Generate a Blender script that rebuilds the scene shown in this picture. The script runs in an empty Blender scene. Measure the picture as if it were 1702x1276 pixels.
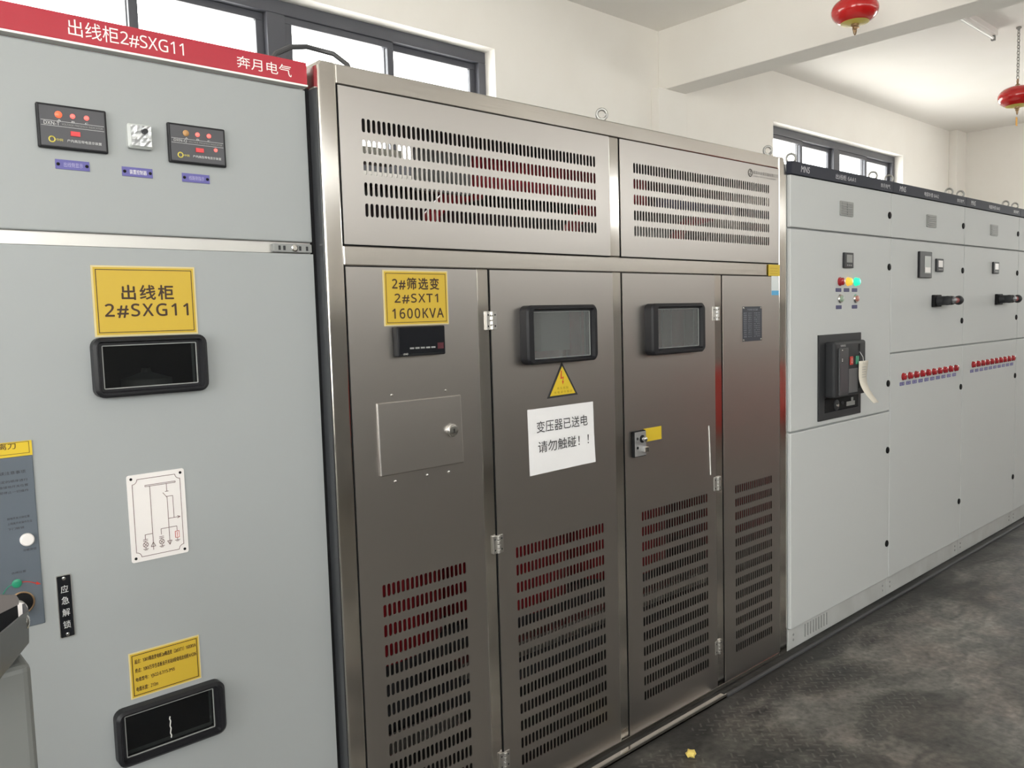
import bpy, bmesh, math, random
from mathutils import Vector, Matrix
random.seed(7)
scene = bpy.context.scene
COL = scene.collection
PI = math.pi

# ------------------------------------------------------------------ camera
cam_d = bpy.data.cameras.new('camera')
cam = bpy.data.objects.new('camera', cam_d); COL.objects.link(cam)
cam_d.sensor_fit = 'HORIZONTAL'; cam_d.sensor_width = 36.0
cam_d.lens = 1348.24 * 36.0 / 1702.0
cam_d.clip_start = 0.02; cam_d.clip_end = 200
_r = Vector((0.74327, -0.66838, -0.02854)); _u = Vector((0.07540, 0.04131, 0.99630)); _f = Vector((0.66472, 0.74267, -0.08110))
cam.matrix_world = Matrix(((_r.x, _u.x, -_f.x, 0), (_r.y, _u.y, -_f.y, 0), (_r.z, _u.z, -_f.z, 1.556), (0, 0, 0, 1)))
scene.camera = cam

# ------------------------------------------------------------------ light and exposure
w = bpy.data.worlds.new('daylight'); scene.world = w; w.use_nodes = True
wn = w.node_tree.nodes; bg = wn['Background']
bg.inputs['Strength'].default_value = 9.0
_tc = wn.new('ShaderNodeTexCoord'); _sp = wn.new('ShaderNodeSeparateXYZ'); _rp = wn.new('ShaderNodeValToRGB')
w.node_tree.links.new(_tc.outputs['Generated'], _sp.inputs[0]); _mr = wn.new('ShaderNodeMapRange'); _mr.inputs['From Min'].default_value = -1.0
w.node_tree.links.new(_sp.outputs['Z'], _mr.inputs[0]); w.node_tree.links.new(_mr.outputs[0], _rp.inputs[0]); w.node_tree.links.new(_rp.outputs[0], bg.inputs['Color'])
_e = _rp.color_ramp.elements; _e[0].position = 0.46; _e[0].color = (1.0, 0.962, 0.91, 1); _e[1].position = 0.52; _e[1].color = (0.94, 0.935, 0.925, 1)   # sunlit ground below a hazy sky
vs = scene.view_settings
vs.view_transform = 'Standard'; vs.look = 'None'; vs.gamma = 1.0; vs.use_curve_mapping = False
vs.exposure = 0.30
scene.cycles.use_denoising = True
scene.cycles.max_bounces = 14; scene.cycles.diffuse_bounces = 8; scene.cycles.glossy_bounces = 6
scene.cycles.transparent_max_bounces = 16
scene.cycles.sample_clamp_indirect = 8.0

CEIL = 3.83; Y_BACK = 4.2; Y_FRONT = -3.0; X_LEFT = -3.0; X_RIGHT = 11.9
WIN_BACK = [(0.65, 3.69, 2.45, 3.352), (7.21, 10.155, 2.45, 3.36)]
FILL_RIGHT = (0.3, 2.7, 1.5, 3.0)   # y0, y1, z0, z1: end-wall opening added out of view to brighten the far bay
FILL_LEFT = (-2.0, 1.0, 0.9, 3.2)  # unseen opening added to light the near cabinets and back wall
WIN_FRONT = [(-2.75, 0.9, 0.25, 3.32), (1.2, 3.75, 2.64, 3.32), (4.05, 5.35, 2.64, 3.32), (5.85, 8.75, 2.64, 3.32), (9.05, 11.7, 2.64, 3.32)]  # high row as mirrored in the steel; tall first and last added for light

def portal(x0, x1, z0, z1, y, facing):
    l = bpy.data.lights.new('window_daylight', 'AREA'); l.shape = 'RECTANGLE'
    l.size = x1 - x0; l.size_y = z1 - z0
    l.cycles.is_portal = True
    o = bpy.data.objects.new('window_daylight', l); COL.objects.link(o)
    o.location = ((x0 + x1) / 2, y, (z0 + z1) / 2)
    o.rotation_euler = (PI / 2 if facing > 0 else -PI / 2, 0, 0)
for (a, b, c_, d) in WIN_BACK: portal(a, b, c_, d, Y_BACK + 0.27, -1)
for (a, b, c_, d) in WIN_FRONT: portal(a, b, c_, d, Y_FRONT - 0.27, 1)

for (a, b, c_, d), x_, t_ in ((FILL_LEFT, X_LEFT - 0.27, -1), (FILL_RIGHT, X_RIGHT + 0.27, 1)):
    portal(a, b, c_, d, 0, 1); _o = bpy.data.objects[COL.objects[-1].name]; _o.location = (x_, (a + b) / 2, (c_ + d) / 2); _o.rotation_euler = (PI / 2, 0, t_ * PI / 2)

# ------------------------------------------------------------------ materials
def mat(name, col, rough=0.5, metal=0.0, spec=0.5, emit=None, estr=0.0, coat=0.0):
    m = bpy.data.materials.new(name); m.use_nodes = True
    p = m.node_tree.nodes['Principled BSDF']
    p.inputs['Base Color'].default_value = (*col, 1)
    p.inputs['Roughness'].default_value = rough; p.inputs['Metallic'].default_value = metal
    p.inputs['Specular IOR Level'].default_value = spec
    p.inputs['Coat Weight'].default_value = coat
    if emit:
        p.inputs['Emission Color'].default_value = (*emit, 1); p.inputs['Emission Strength'].default_value = estr
    return m

def add_noise(m, scale=(1, 1, 1), nscale=5.0, detail=4.0, colors=None, rough=None, bump=0.0, bdist=0.01, rng=(0.3, 0.7)):
    nt = m.node_tree; p = nt.nodes['Principled BSDF']
    tc = nt.nodes.new('ShaderNodeTexCoord'); mp = nt.nodes.new('ShaderNodeMapping'); mp.inputs['Scale'].default_value = scale
    nz = nt.nodes.new('ShaderNodeTexNoise'); nz.inputs['Scale'].default_value = nscale; nz.inputs['Detail'].default_value = detail
    geo = nt.nodes.new('ShaderNodeNewGeometry')
    nt.links.new(geo.outputs['Position'], mp.inputs['Vector']); nt.links.new(mp.outputs[0], nz.inputs['Vector'])
    if colors:
        cr = nt.nodes.new('ShaderNodeValToRGB'); cr.color_ramp.elements[0].position = rng[0]; cr.color_ramp.elements[1].position = rng[1]
        cr.color_ramp.elements[0].color = (*colors[0], 1); cr.color_ramp.elements[1].color = (*colors[1], 1)
        nt.links.new(nz.outputs['Fac'], cr.inputs[0]); nt.links.new(cr.outputs[0], p.inputs['Base Color'])
    if rough:
        mr = nt.nodes.new('ShaderNodeMapRange'); mr.inputs['From Min'].default_value = rng[0]; mr.inputs['From Max'].default_value = rng[1]
        mr.inputs['To Min'].default_value = rough[0]; mr.inputs['To Max'].default_value = rough[1]
        nt.links.new(nz.outputs['Fac'], mr.inputs[0]); nt.links.new(mr.outputs[0], p.inputs['Roughness'])
    if bump:
        bp = nt.nodes.new('ShaderNodeBump'); bp.inputs['Strength'].default_value = bump; bp.inputs['Distance'].default_value = bdist
        nt.links.new(nz.outputs['Fac'], bp.inputs['Height']); nt.links.new(bp.outputs[0], p.inputs['Normal'])
    return m

M = {}
M['wall'] = add_noise(mat('white_wall_paint', (0.80, 0.77, 0.73), 0.85), nscale=3, colors=((0.865, 0.84, 0.80), (0.885, 0.865, 0.83)), bump=0.05, bdist=0.002)
M['ceiling'] = add_noise(mat('ceiling_paint', (0.8, 0.78, 0.75), 0.9), nscale=2, colors=((0.865, 0.845, 0.81), (0.885, 0.865, 0.84)))
M['grey'] = add_noise(mat('light_grey_powder_coat', (0.335, 0.352, 0.355), 0.42), nscale=900, detail=2, bump=0.04, bdist=0.0005)
M['grey2'] = add_noise(mat('pale_grey_powder_coat', (0.575, 0.59, 0.59), 0.6, spec=0.25), nscale=900, detail=2, bump=0.04, bdist=0.0005)
M['plinth'] = add_noise(mat('plinth_grey', (0.52, 0.53, 0.52), 0.5), nscale=6, colors=((0.46, 0.465, 0.455), (0.55, 0.56, 0.555)))
M['steel'] = add_noise(mat('brushed_stainless_steel', (0.485, 0.458, 0.436), 0.36, 1.0), scale=(1.2, 1, 260), nscale=3, detail=3, rough=(0.31, 0.34))
M['steel_post'] = add_noise(mat('polished_stainless_steel', (0.62, 0.59, 0.555), 0.14, 1.0), scale=(1, 1, 0.6), nscale=5, detail=2, rough=(0.09, 0.18), rng=(0.35, 0.75))
M['steel_rail'] = add_noise(mat('satin_stainless_steel', (0.59, 0.56, 0.525), 0.2, 1.0), scale=(2, 1, 200), nscale=3, detail=5, rough=(0.15, 0.24))
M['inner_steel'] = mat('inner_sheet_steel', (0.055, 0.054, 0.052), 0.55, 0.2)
M['chrome'] = mat('chrome', (0.75, 0.74, 0.72), 0.12, 1.0)
M['zinc'] = add_noise(mat('zinc_plated_steel', (0.60, 0.585, 0.56), 0.35, 1.0), nscale=12, rough=(0.3, 0.4))
M['eye_steel'] = mat('dull_galvanised_steel', (0.36, 0.355, 0.34), 0.4, 0.8)
M['black'] = mat('black_rubber', (0.010, 0.010, 0.011), 0.6, spec=0.15)
M['black_gloss'] = mat('black_gloss', (0.008, 0.009, 0.012), 0.12)
M['dark_plastic'] = mat('dark_plastic', (0.012, 0.012, 0.0145), 0.42, spec=0.3)
M['charcoal'] = mat('charcoal_plastic', (0.030, 0.031, 0.034), 0.5, spec=0.3)
M['meter_face'] = mat('meter_face_grey', (0.055, 0.054, 0.062), 0.3)
M['screen'] = mat('pale_screen', (0.45, 0.47, 0.46), 0.25)
M['mid_grey'] = mat('mid_grey_plastic', (0.26, 0.265, 0.26), 0.5)
M['pale_grille'] = mat('grille_grey', (0.29, 0.295, 0.285), 0.55)
M['red_header'] = mat('red_header_enamel', (0.42, 0.022, 0.042), 0.22, coat=0.4)
M['white'] = mat('white_print', (0.85, 0.83, 0.80), 0.5)
M['white_plate'] = mat('white_plastic_plate', (0.78, 0.745, 0.73), 0.35)
M['paper'] = add_noise(mat('white_paper', (0.80, 0.79, 0.80), 0.8), nscale=14, bump=0.15, bdist=0.004)
M['yellow'] = mat('yellow_sign_plastic', (0.55, 0.375, 0.035), 0.4)
M['yellow_edge'] = mat('cream_sign_border', (0.62, 0.52, 0.27), 0.45)
M['sign_ink'] = mat('dark_brown_ink', (0.045, 0.022, 0.01), 0.6)
M['ink'] = mat('black_ink', (0.02, 0.02, 0.022), 0.6)
M['red_ink'] = mat('red_ink', (0.55, 0.035, 0.02), 0.5)
M['line_ink'] = mat('diagram_ink', (0.16, 0.09, 0.09), 0.6)
M['purple'] = mat('violet_nameplate', (0.11, 0.10, 0.33), 0.4)
M['navy'] = mat('navy_nameplate', (0.03, 0.03, 0.13), 0.4)
M['header_navy'] = mat('slate_navy_header', (0.032, 0.035, 0.05), 0.6, spec=0.25)
M['print_pale'] = mat('pale_print', (0.62, 0.62, 0.66), 0.5)
M['print_lilac'] = mat('lilac_print', (0.42, 0.40, 0.62), 0.5)
M['print_white'] = mat('silver_print', (0.62, 0.62, 0.62), 0.5)
M['op_panel'] = mat('blue_grey_panel', (0.105, 0.125, 0.15), 0.4)
M['led_red'] = mat('lit_red_led', (0.8, 0.06, 0.05), 0.3, emit=(1.0, 0.12, 0.10), estr=1.6)
M['led_orange'] = mat('lit_orange_led', (0.6, 0.10, 0.04), 0.3, emit=(1.0, 0.14, 0.07), estr=0.75)
M['led_dim'] = mat('amber_led', (0.45, 0.25, 0.10), 0.3)
M['display_red'] = mat('red_display', (0.35, 0.015, 0.02), 0.25, emit=(0.8, 0.03, 0.03), estr=0.35)
M['lamp_red'] = mat('red_lens', (0.36, 0.012, 0.018), 0.25, coat=0.5)
M['lamp_amber'] = mat('lit_amber_lens', (0.8, 0.42, 0.05), 0.25, emit=(1.0, 0.5, 0.05), estr=0.6)
M['lamp_green'] = mat('lit_green_lens', (0.03, 0.6, 0.35), 0.25, emit=(0.02, 0.9, 0.48), estr=0.7)
M['green'] = mat('green_plastic', (0.02, 0.25, 0.14), 0.35)
M['green_pale'] = mat('green_button', (0.30, 0.40, 0.30), 0.35)
M['pink_pale'] = mat('red_button', (0.50, 0.22, 0.18), 0.35)
M['logo_yellow'] = mat('yellow_logo_print', (0.65, 0.55, 0.10), 0.5)
M['ext_red'] = mat('red_extinguisher_paint', (0.52, 0.012, 0.012), 0.16, coat=0.6)
M['ext_band'] = mat('yellow_label_band', (0.62, 0.50, 0.08), 0.4)
M['brass'] = mat('aged_brass', (0.40, 0.27, 0.16), 0.35, 1.0)
M['orange_tag'] = mat('orange_tag', (0.85, 0.42, 0.03), 0.5)
M['coil_red'] = mat('red_epoxy_coil', (0.42, 0.02, 0.03), 0.3)
M['core'] = mat('transformer_core_grey', (0.06, 0.06, 0.064), 0.5)
M['insulator'] = mat('cream_insulator', (0.62, 0.60, 0.52), 0.4)
M['win_frame'] = mat('grey_window_aluminium', (0.085, 0.088, 0.105), 0.4)
M['bracket'] = mat('dark_grey_enamel', (0.062, 0.062, 0.066), 0.4)
M['bracket_in'] = mat('brown_grey_enamel', (0.13, 0.115, 0.11), 0.5)  # lighter and browner than the side wall
M['post'] = mat('post_grey_paint', (0.17, 0.175, 0.168), 0.5)
M['tape_yellow'] = mat('yellow_sticker', (0.66, 0.47, 0.025), 0.45)
M['sky_blue'] = mat('blue_sticker_print', (0.10, 0.42, 0.72), 0.4)
M['sticker_white'] = mat('white_sticker', (0.74, 0.78, 0.79), 0.4)
M['plate_dark'] = mat('dark_rating_plate', (0.04, 0.045, 0.06), 0.3)
M['plate_print'] = mat('rating_plate_print', (0.28, 0.30, 0.34), 0.4)
M['chalk'] = mat('white_line', (0.72, 0.71, 0.68), 0.7)
M['red_box'] = mat('red_box_paint', (0.65, 0.03, 0.025), 0.4)
M['tube'] = mat('white_tube', (0.85, 0.85, 0.84), 0.3)
M['reveal'] = M['wall']

def glass(name, tint, gloss_rough, opacity, body=(0.02, 0.02, 0.025)):
    m = bpy.data.materials.new(name); m.use_nodes = True; nt = m.node_tree
    for n in list(nt.nodes):
        if n.type != 'OUTPUT_MATERIAL': nt.nodes.remove(n)
    out = [n for n in nt.nodes if n.type == 'OUTPUT_MATERIAL'][0]
    tr = nt.nodes.new('ShaderNodeBsdfTransparent'); tr.inputs[0].default_value = (*tint, 1)
    df = nt.nodes.new('ShaderNodeBsdfDiffuse'); df.inputs[0].default_value = (*body, 1)
    mx0 = nt.nodes.new('ShaderNodeMixShader'); mx0.inputs[0].default_value = opacity
    gl = nt.nodes.new('ShaderNodeBsdfGlossy'); gl.inputs['Roughness'].default_value = gloss_rough
    lw = nt.nodes.new('ShaderNodeLayerWeight'); lw.inputs['Blend'].default_value = 0.5
    pw = nt.nodes.new('ShaderNodeMath'); pw.operation = 'POWER'; pw.inputs[1].default_value = 5.0; nt.links.new(lw.outputs['Facing'], pw.inputs[0])
    fr = nt.nodes.new('ShaderNodeMath'); fr.operation = 'MULTIPLY_ADD'; fr.inputs[1].default_value = 0.95; fr.inputs[2].default_value = 0.045; nt.links.new(pw.outputs[0], fr.inputs[0])
    mx = nt.nodes.new('ShaderNodeMixShader')
    nt.links.new(tr.outputs[0], mx0.inputs[1]); nt.links.new(df.outputs[0], mx0.inputs[2])
    nt.links.new(fr.outputs[0], mx.inputs[0]); nt.links.new(mx0.outputs[0], mx.inputs[1]); nt.links.new(gl.outputs[0], mx.inputs[2])
    nt.links.new(mx.outputs[0], out.inputs[0])
    return m
M['pane'] = glass('clear_window_glass', (0.95, 0.96, 0.95), 0.02, 0.0)
M['view_glass'] = glass('viewing_glass', (0.80, 0.81, 0.81), 0.04, 0.30, (0.30, 0.31, 0.31))  # grey body colour is a painted haze for the bright room's reflection
M['dark_glass'] = glass('dark_viewing_glass', (0.72, 0.74, 0.74), 0.04, 0.22, (0.004, 0.005, 0.007))
M['clear_plastic'] = glass('clear_plastic_cover', (0.8, 0.82, 0.84), 0.08, 0.15, (0.4, 0.42, 0.45))

# floor: worn dark concrete with tread-plate trench covers along the cabinets
def floor_material():
    m = mat('dirty_dark_floor', (0.1, 0.095, 0.09), 0.55); nt = m.node_tree; p = nt.nodes['Principled BSDF']
    N = nt.nodes.new; L = nt.links.new
    geo = N('ShaderNodeNewGeometry')
    def noise(scale, detail, mapscale=(1, 1, 1), dist=0.0, rot=0.0):
        mp = N('ShaderNodeMapping'); mp.inputs['Scale'].default_value = mapscale; mp.inputs['Rotation'].default_value = (0, 0, rot)
        n = N('ShaderNodeTexNoise'); n.inputs['Scale'].default_value = scale; n.inputs['Detail'].default_value = detail; n.inputs['Distortion'].default_value = dist
        L(geo.outputs['Position'], mp.inputs[0]); L(mp.outputs[0], n.inputs['Vector']); return n
    def ramp(src, stops):
        r = N('ShaderNodeValToRGB'); e = r.color_ramp.elements
        e[0].position, e[0].color = stops[0][0], (*stops[0][1], 1)
        e[1].position, e[1].color = stops[-1][0], (*stops[-1][1], 1)
        for ps, c in stops[1:-1]:
            k = e.new(ps); k.color = (*c, 1)
        L(src, r.inputs[0]); return r
    def mix(fac, a, b, typ='MIX'):
        x = N('ShaderNodeMix'); x.data_type = 'RGBA'; x.blend_type = typ
        if isinstance(fac, float): x.inputs['Factor'].default_value = fac
        else: L(fac, x.inputs['Factor'])
        L(a, x.inputs['A']); L(b, x.inputs['B']); return x.outputs['Result']
    n1 = noise(1.7, 8, dist=0.6); base = ramp(n1.outputs['Fac'], [(0.30, (0.028, 0.027, 0.026)), (0.44, (0.092, 0.089, 0.080)), (0.58, (0.170, 0.164, 0.149)), (0.75, (0.25, 0.24, 0.22))])
    n2 = noise(6, 8, mapscale=(1, 1.8, 1), dist=1.0, rot=0.5); dirt = ramp(n2.outputs['Fac'], [(0.36, (0.45, 0.44, 0.44)), (0.62, (1.15, 1.13, 1.1))])
    c = mix(0.85, base.outputs[0], dirt.outputs[0], 'MULTIPLY')
    n3 = noise(3.1, 6, dist=0.4); tint = ramp(n3.outputs['Fac'], [(0.45, (1, 1, 1)), (0.70, (1.08, 0.95, 0.93))])
    c = mix(0.8, c, tint.outputs[0], 'MULTIPLY')
    n4 = noise(38, 7); gr = ramp(n4.outputs['Fac'], [(0.3, (0.5, 0.5, 0.5)), (0.7, (1.35, 1.35, 1.35))])
    c = mix(0.7, c, gr.outputs[0], 'MULTIPLY')
    # black dirt swept up against the cabinet base
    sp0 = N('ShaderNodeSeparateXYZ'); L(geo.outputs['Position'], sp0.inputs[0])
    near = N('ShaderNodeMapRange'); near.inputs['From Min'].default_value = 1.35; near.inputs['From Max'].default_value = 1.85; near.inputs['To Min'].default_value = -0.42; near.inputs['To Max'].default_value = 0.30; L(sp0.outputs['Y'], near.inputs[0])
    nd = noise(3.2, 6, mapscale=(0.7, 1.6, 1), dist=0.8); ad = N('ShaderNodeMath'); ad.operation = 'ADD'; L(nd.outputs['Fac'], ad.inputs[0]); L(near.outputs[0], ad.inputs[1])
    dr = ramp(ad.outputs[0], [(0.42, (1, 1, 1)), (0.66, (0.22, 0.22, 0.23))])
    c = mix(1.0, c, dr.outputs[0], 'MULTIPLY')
    L(c, p.inputs['Base Color'])
    mr = N('ShaderNodeMapRange'); mr.inputs['To Min'].default_value = 0.38; mr.inputs['To Max'].default_value = 0.75
    L(n2.outputs['Fac'], mr.inputs[0]); L(mr.outputs[0], p.inputs['Roughness'])
    bp = N('ShaderNodeBump'); bp.inputs['Strength'].default_value = 0.6; bp.inputs['Distance'].default_value = 0.008
    # raised tread of the trench cover plates
    def mth(op, a, b_=None, c_=None):
        q = N('ShaderNodeMath'); q.operation = op
        for k, v in enumerate((a, b_, c_)):
            if v is None: continue
            if isinstance(v, (int, float)): q.inputs[k].default_value = v
            else: L(v, q.inputs[k])
        return q.outputs[0]
    sp = N('ShaderNodeSeparateXYZ'); L(geo.outputs['Position'], sp.inputs[0]); px, py = sp.outputs['X'], sp.outputs['Y']
    u = mth('DIVIDE', mth('ADD', px, py), 0.05); v = mth('DIVIDE', mth('SUBTRACT', px, py), 0.05)
    par = mth('MODULO', mth('ABSOLUTE', mth('ADD', mth('FLOOR', u), mth('FLOOR', v))), 2.0)
    fu = mth('ABSOLUTE', mth('SUBTRACT', mth('FRACT', u), 0.5)); fv = mth('ABSOLUTE', mth('SUBTRACT', mth('FRACT', v), 0.5))
    barA = mth('MULTIPLY', mth('LESS_THAN', fu, 0.10), mth('LESS_THAN', fv, 0.42)); barB = mth('MULTIPLY', mth('LESS_THAN', fv, 0.10), mth('LESS_THAN', fu, 0.42))
    bar = mth('ADD', mth('MULTIPLY', barA, par), mth('MULTIPLY', barB, mth('SUBTRACT', 1.0, par)))
    zone = mth('MULTIPLY', mth('LESS_THAN', mth('ABSOLUTE', mth('SUBTRACT', py, 1.50)), 0.26), mth('LESS_THAN', mth('ABSOLUTE', mth('SUBTRACT', px, 2.9)), 1.4))
    worn = mth('GREATER_THAN', n3.outputs['Fac'], 0.44)
    hgt = mth('ADD', mth('MULTIPLY', mth('MULTIPLY', bar, zone), mth('MULTIPLY', worn, 1.4)), mth('MULTIPLY', n4.outputs['Fac'], 0.5))
    tm = mth('MULTIPLY', mth('MULTIPLY', bar, zone), mth('MULTIPLY', worn, 0.32)); wc = N('ShaderNodeRGB'); wc.outputs[0].default_value = (0.19, 0.175, 0.16, 1)
    c = mix(tm, c, wc.outputs[0]); L(c, p.inputs['Base Color'])   # tread worn bright by feet
    L(hgt, bp.inputs['Height']); L(bp.outputs[0], p.inputs['Normal'])
    return m
M['floor'] = floor_material()
M['tread'] = M['floor']
M['front_wall'] = M['wall']
M['added_band'] = mat('added_band_grey', (0.27, 0.265, 0.255), 0.6)

# ------------------------------------------------------------------ mesh helpers
class B:
    def __init__(s): s.v = []; s.f = []
    def add(s, vs_, fs):
        k = len(s.v); s.v += [tuple(v) for v in vs_]; s.f += [tuple(i + k for i in f) for f in fs]; return s
    def box(s, x0, x1, y0, y1, z0, z1):
        v = [(x, y, z) for z in (z0, z1) for y in (y0, y1) for x in (x0, x1)]
        return s.add(v, [(0, 2, 3, 1), (4, 5, 7, 6), (0, 1, 5, 4), (2, 6, 7, 3), (0, 4, 6, 2), (1, 3, 7, 5)])
    def prism(s, pts, y0, y1):
        """polygon of (x, z), counter-clockwise seen from the room, from front y0 to back y1"""
        n = len(pts); v = [(x, y0, z) for x, z in pts] + [(x, y1, z) for x, z in pts]
        f = [tuple(range(n)), tuple(range(2 * n - 1, n - 1, -1))] + [(i, i + n, (i + 1) % n + n, (i + 1) % n) for i in range(n)]
        return s.add(v, f)
    def loft(s, loops, cap0=False, cap1=False, closed=False):
        n = len(loops[0]); v = [p for l in loops for p in l]; f = []
        m_ = len(loops)
        for a in range(m_ if closed else m_ - 1):
            b = (a + 1) % m_
            for i in range(n):
                j = (i + 1) % n
                f.append((a * n + i, a * n + j, b * n + j, b * n + i))
        if cap0: f.append(tuple(range(n - 1, -1, -1)))
        if cap1: f.append(tuple((m_ - 1) * n + i for i in range(n)))
        return s.add(v, f)
    def lathe(s, origin, axis, prof, n=20):
        """prof: (distance along axis, radius)"""
        o = Vector(origin); a = Vector(axis).normalized()
        t = Vector((0, 0, 1)) if abs(a.z) < 0.9 else Vector((1, 0, 0))
        e1 = a.cross(t).normalized(); e2 = a.cross(e1)
        loops = [[tuple(o + a * d + (e1 * math.cos(2 * PI * k / n) + e2 * math.sin(2 * PI * k / n)) * max(r, 1e-5)) for k in range(n)] for d, r in prof]
        return s.loft(loops, True, True)
    def cyl(s, origin, axis, r, h, n=20): return s.lathe(origin, axis, [(0, r), (h, r)], n)
    def tube(s, path, r, n=8, closed=False):
        P = [Vector(p) for p in path]; loops = []; m_ = len(P); prev = None
        for i in range(m_):
            if closed: d = P[(i + 1) % m_] - P[i - 1]
            else: d = P[min(i + 1, m_ - 1)] - P[max(i - 1, 0)]
            d.normalize()
            if prev is None:
                t = Vector((0, 0, 1)) if abs(d.z) < 0.9 else Vector((1, 0, 0)); e1 = d.cross(t).normalized()
            else: e1 = (prev - d * prev.dot(d)).normalized()
            prev = e1; e2 = d.cross(e1)
            loops.append([tuple(P[i] + (e1 * math.cos(2 * PI * k / n) + e2 * math.sin(2 * PI * k / n)) * r) for k in range(n)])
        return s.loft(loops, not closed, not closed, closed)
    def ring(s, c, axis, R, r, n=20, k=8):
        c = Vector(c); a = Vector(axis).normalized(); t = Vector((0, 0, 1)) if abs(a.z) < 0.9 else Vector((1, 0, 0))
        e1 = a.cross(t).normalized(); e2 = a.cross(e1)
        return s.tube([c + (e1 * math.cos(2 * PI * i / n) + e2 * math.sin(2 * PI * i / n)) * R for i in range(n)], r, k, True)

def rrect(x0, x1, z0, z1, r, n=5):
    pts = []
    for cx, cz, a0 in ((x1 - r, z1 - r, 0), (x0 + r, z1 - r, PI / 2), (x0 + r, z0 + r, PI), (x1 - r, z0 + r, 1.5 * PI)):
        for i in range(n + 1):
            a = a0 + PI / 2 * i / n; pts.append((cx + r * math.cos(a), cz + r * math.sin(a)))
    return pts

def obj(name, b, m, parent=None, label=None, bevel=0.0, smooth=False, solid=0.0, segs=2):
    me = bpy.data.meshes.new(name); me.from_pydata(b.v, [], b.f)
    bm = bmesh.new(); bm.from_mesh(me)
    if solid: bmesh.ops.remove_doubles(bm, verts=bm.verts, dist=1e-5)
    else: bmesh.ops.recalc_face_normals(bm, faces=bm.faces)
    bm.to_mesh(me); bm.free()
    xs, ys, zs = zip(*b.v)
    c = Vector(((min(xs) + max(xs)) / 2, (min(ys) + max(ys)) / 2, (min(zs) + max(zs)) / 2))
    me.transform(Matrix.Translation(-c))
    me.materials.append(m)
    o = bpy.data.objects.new(name, me); COL.objects.link(o)
    place(o, c, parent)
    if label: o['label'] = label
    if solid:
        md = o.modifiers.new('thickness', 'SOLIDIFY'); md.thickness = solid; md.offset = -1
    if bevel:
        md = o.modifiers.new('bevel', 'BEVEL'); md.width = bevel; md.segments = segs; md.limit_method = 'ANGLE'; md.angle_limit = 0.7
    if smooth:
        for p in me.polygons: p.use_smooth = True
        if hasattr(me, 'set_sharp_from_angle'): me.set_sharp_from_angle(angle=0.7)
    return o
WORLD = {}
def place(o, c, parent):
    c = Vector(c); WORLD[o.name] = c
    if parent: o.parent = parent; o.location = c - WORLD[parent.name]
    else: o.location = c
def thing(name, label, cat, loc, group=None):
    o = bpy.data.objects.new(name, None); COL.objects.link(o); o.empty_display_size = 0.1
    place(o, loc, None); return tag(o, label, cat, group)
def tag(o, label, cat, group=None):
    o['label'] = label; o['category'] = cat
    if group: o['group'] = group
    return o
def struct(o): o['kind'] = 'structure'; return o

def sans(s, bold):
    d, u, l = (0x1D7EC, 0x1D5D4, 0x1D5EE) if bold else (0x1D7E2, 0x1D5A0, 0x1D5BA)
    return ''.join(chr(d + ord(c) - 48) if '0' <= c <= '9' else chr(u + ord(c) - 65) if 'A' <= c <= 'Z' else chr(l + ord(c) - 97) if 'a' <= c <= 'z' else c for c in s)
def text_geo(s, bold=0.0, spacing=1.0):
    if s != 'MNS': s = sans(s, False)
    cu = bpy.data.curves.new('writing', 'FONT'); cu.body = s; cu.offset = bold; cu.space_character = spacing; cu.resolution_u = 3
    t = bpy.data.objects.new('writing', cu); COL.objects.link(t); bpy.context.view_layer.update()
    me = bpy.data.meshes.new_from_object(t.evaluated_get(bpy.context.evaluated_depsgraph_get()))
    v = [(q.co.x, q.co.y) for q in me.vertices]; f = [tuple(p.vertices) for p in me.polygons]
    bpy.data.objects.remove(t); bpy.data.curves.remove(cu); bpy.data.meshes.remove(me)
    return v, f
def write(b, s, x0, x1, z0, z1, y, bold=0.0, spacing=1.0, slant=0.0):
    if bold:
        d = bold * (z1 - z0)
        for k, (dx, dz) in enumerate(((-d, 0), (d, 0), (0, d), (0, -d))): write(b, s, x0 + dx, x1 + dx, z0 + dz, z1 + dz, y - 0.00002 * k, 0.0, spacing, slant)
        return b
    """flat lettering fitted to a rectangle on a plane facing the room"""
    v, f = text_geo(s, 0.0, spacing)
    if not v: return b
    ax, bx = min(p[0] for p in v), max(p[0] for p in v); az, bz = min(p[1] for p in v), max(p[1] for p in v)
    out = []
    for p in v:
        t = (p[1] - az) / (bz - az)
        out.append((x0 + (p[0] - ax) / (bx - ax) * (x1 - x0) + slant * t * (z1 - z0), y, z0 + t * (z1 - z0)))
    return b.add(out, f)
def lettering(parent, lines, m, name='lettering', label=None, thick=0.0):
    if len(lines) <= 4:
        for a in lines: o = obj(name, write(B(), *a), m, parent, label)
        return o
    b = B()
    for a in lines: write(b, *a)
    return obj(name, b, m, parent, label)
def outline(b, x0, x1, z0, z1, t, y0, y1):
    b.box(x0, x1, y0, y1, z0, z0 + t); b.box(x0, x1, y0, y1, z1 - t, z1)
    b.box(x0, x0 + t, y0, y1, z0 + t, z1 - t); b.box(x1 - t, x1, y0, y1, z0 + t, z1 - t); return b

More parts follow.
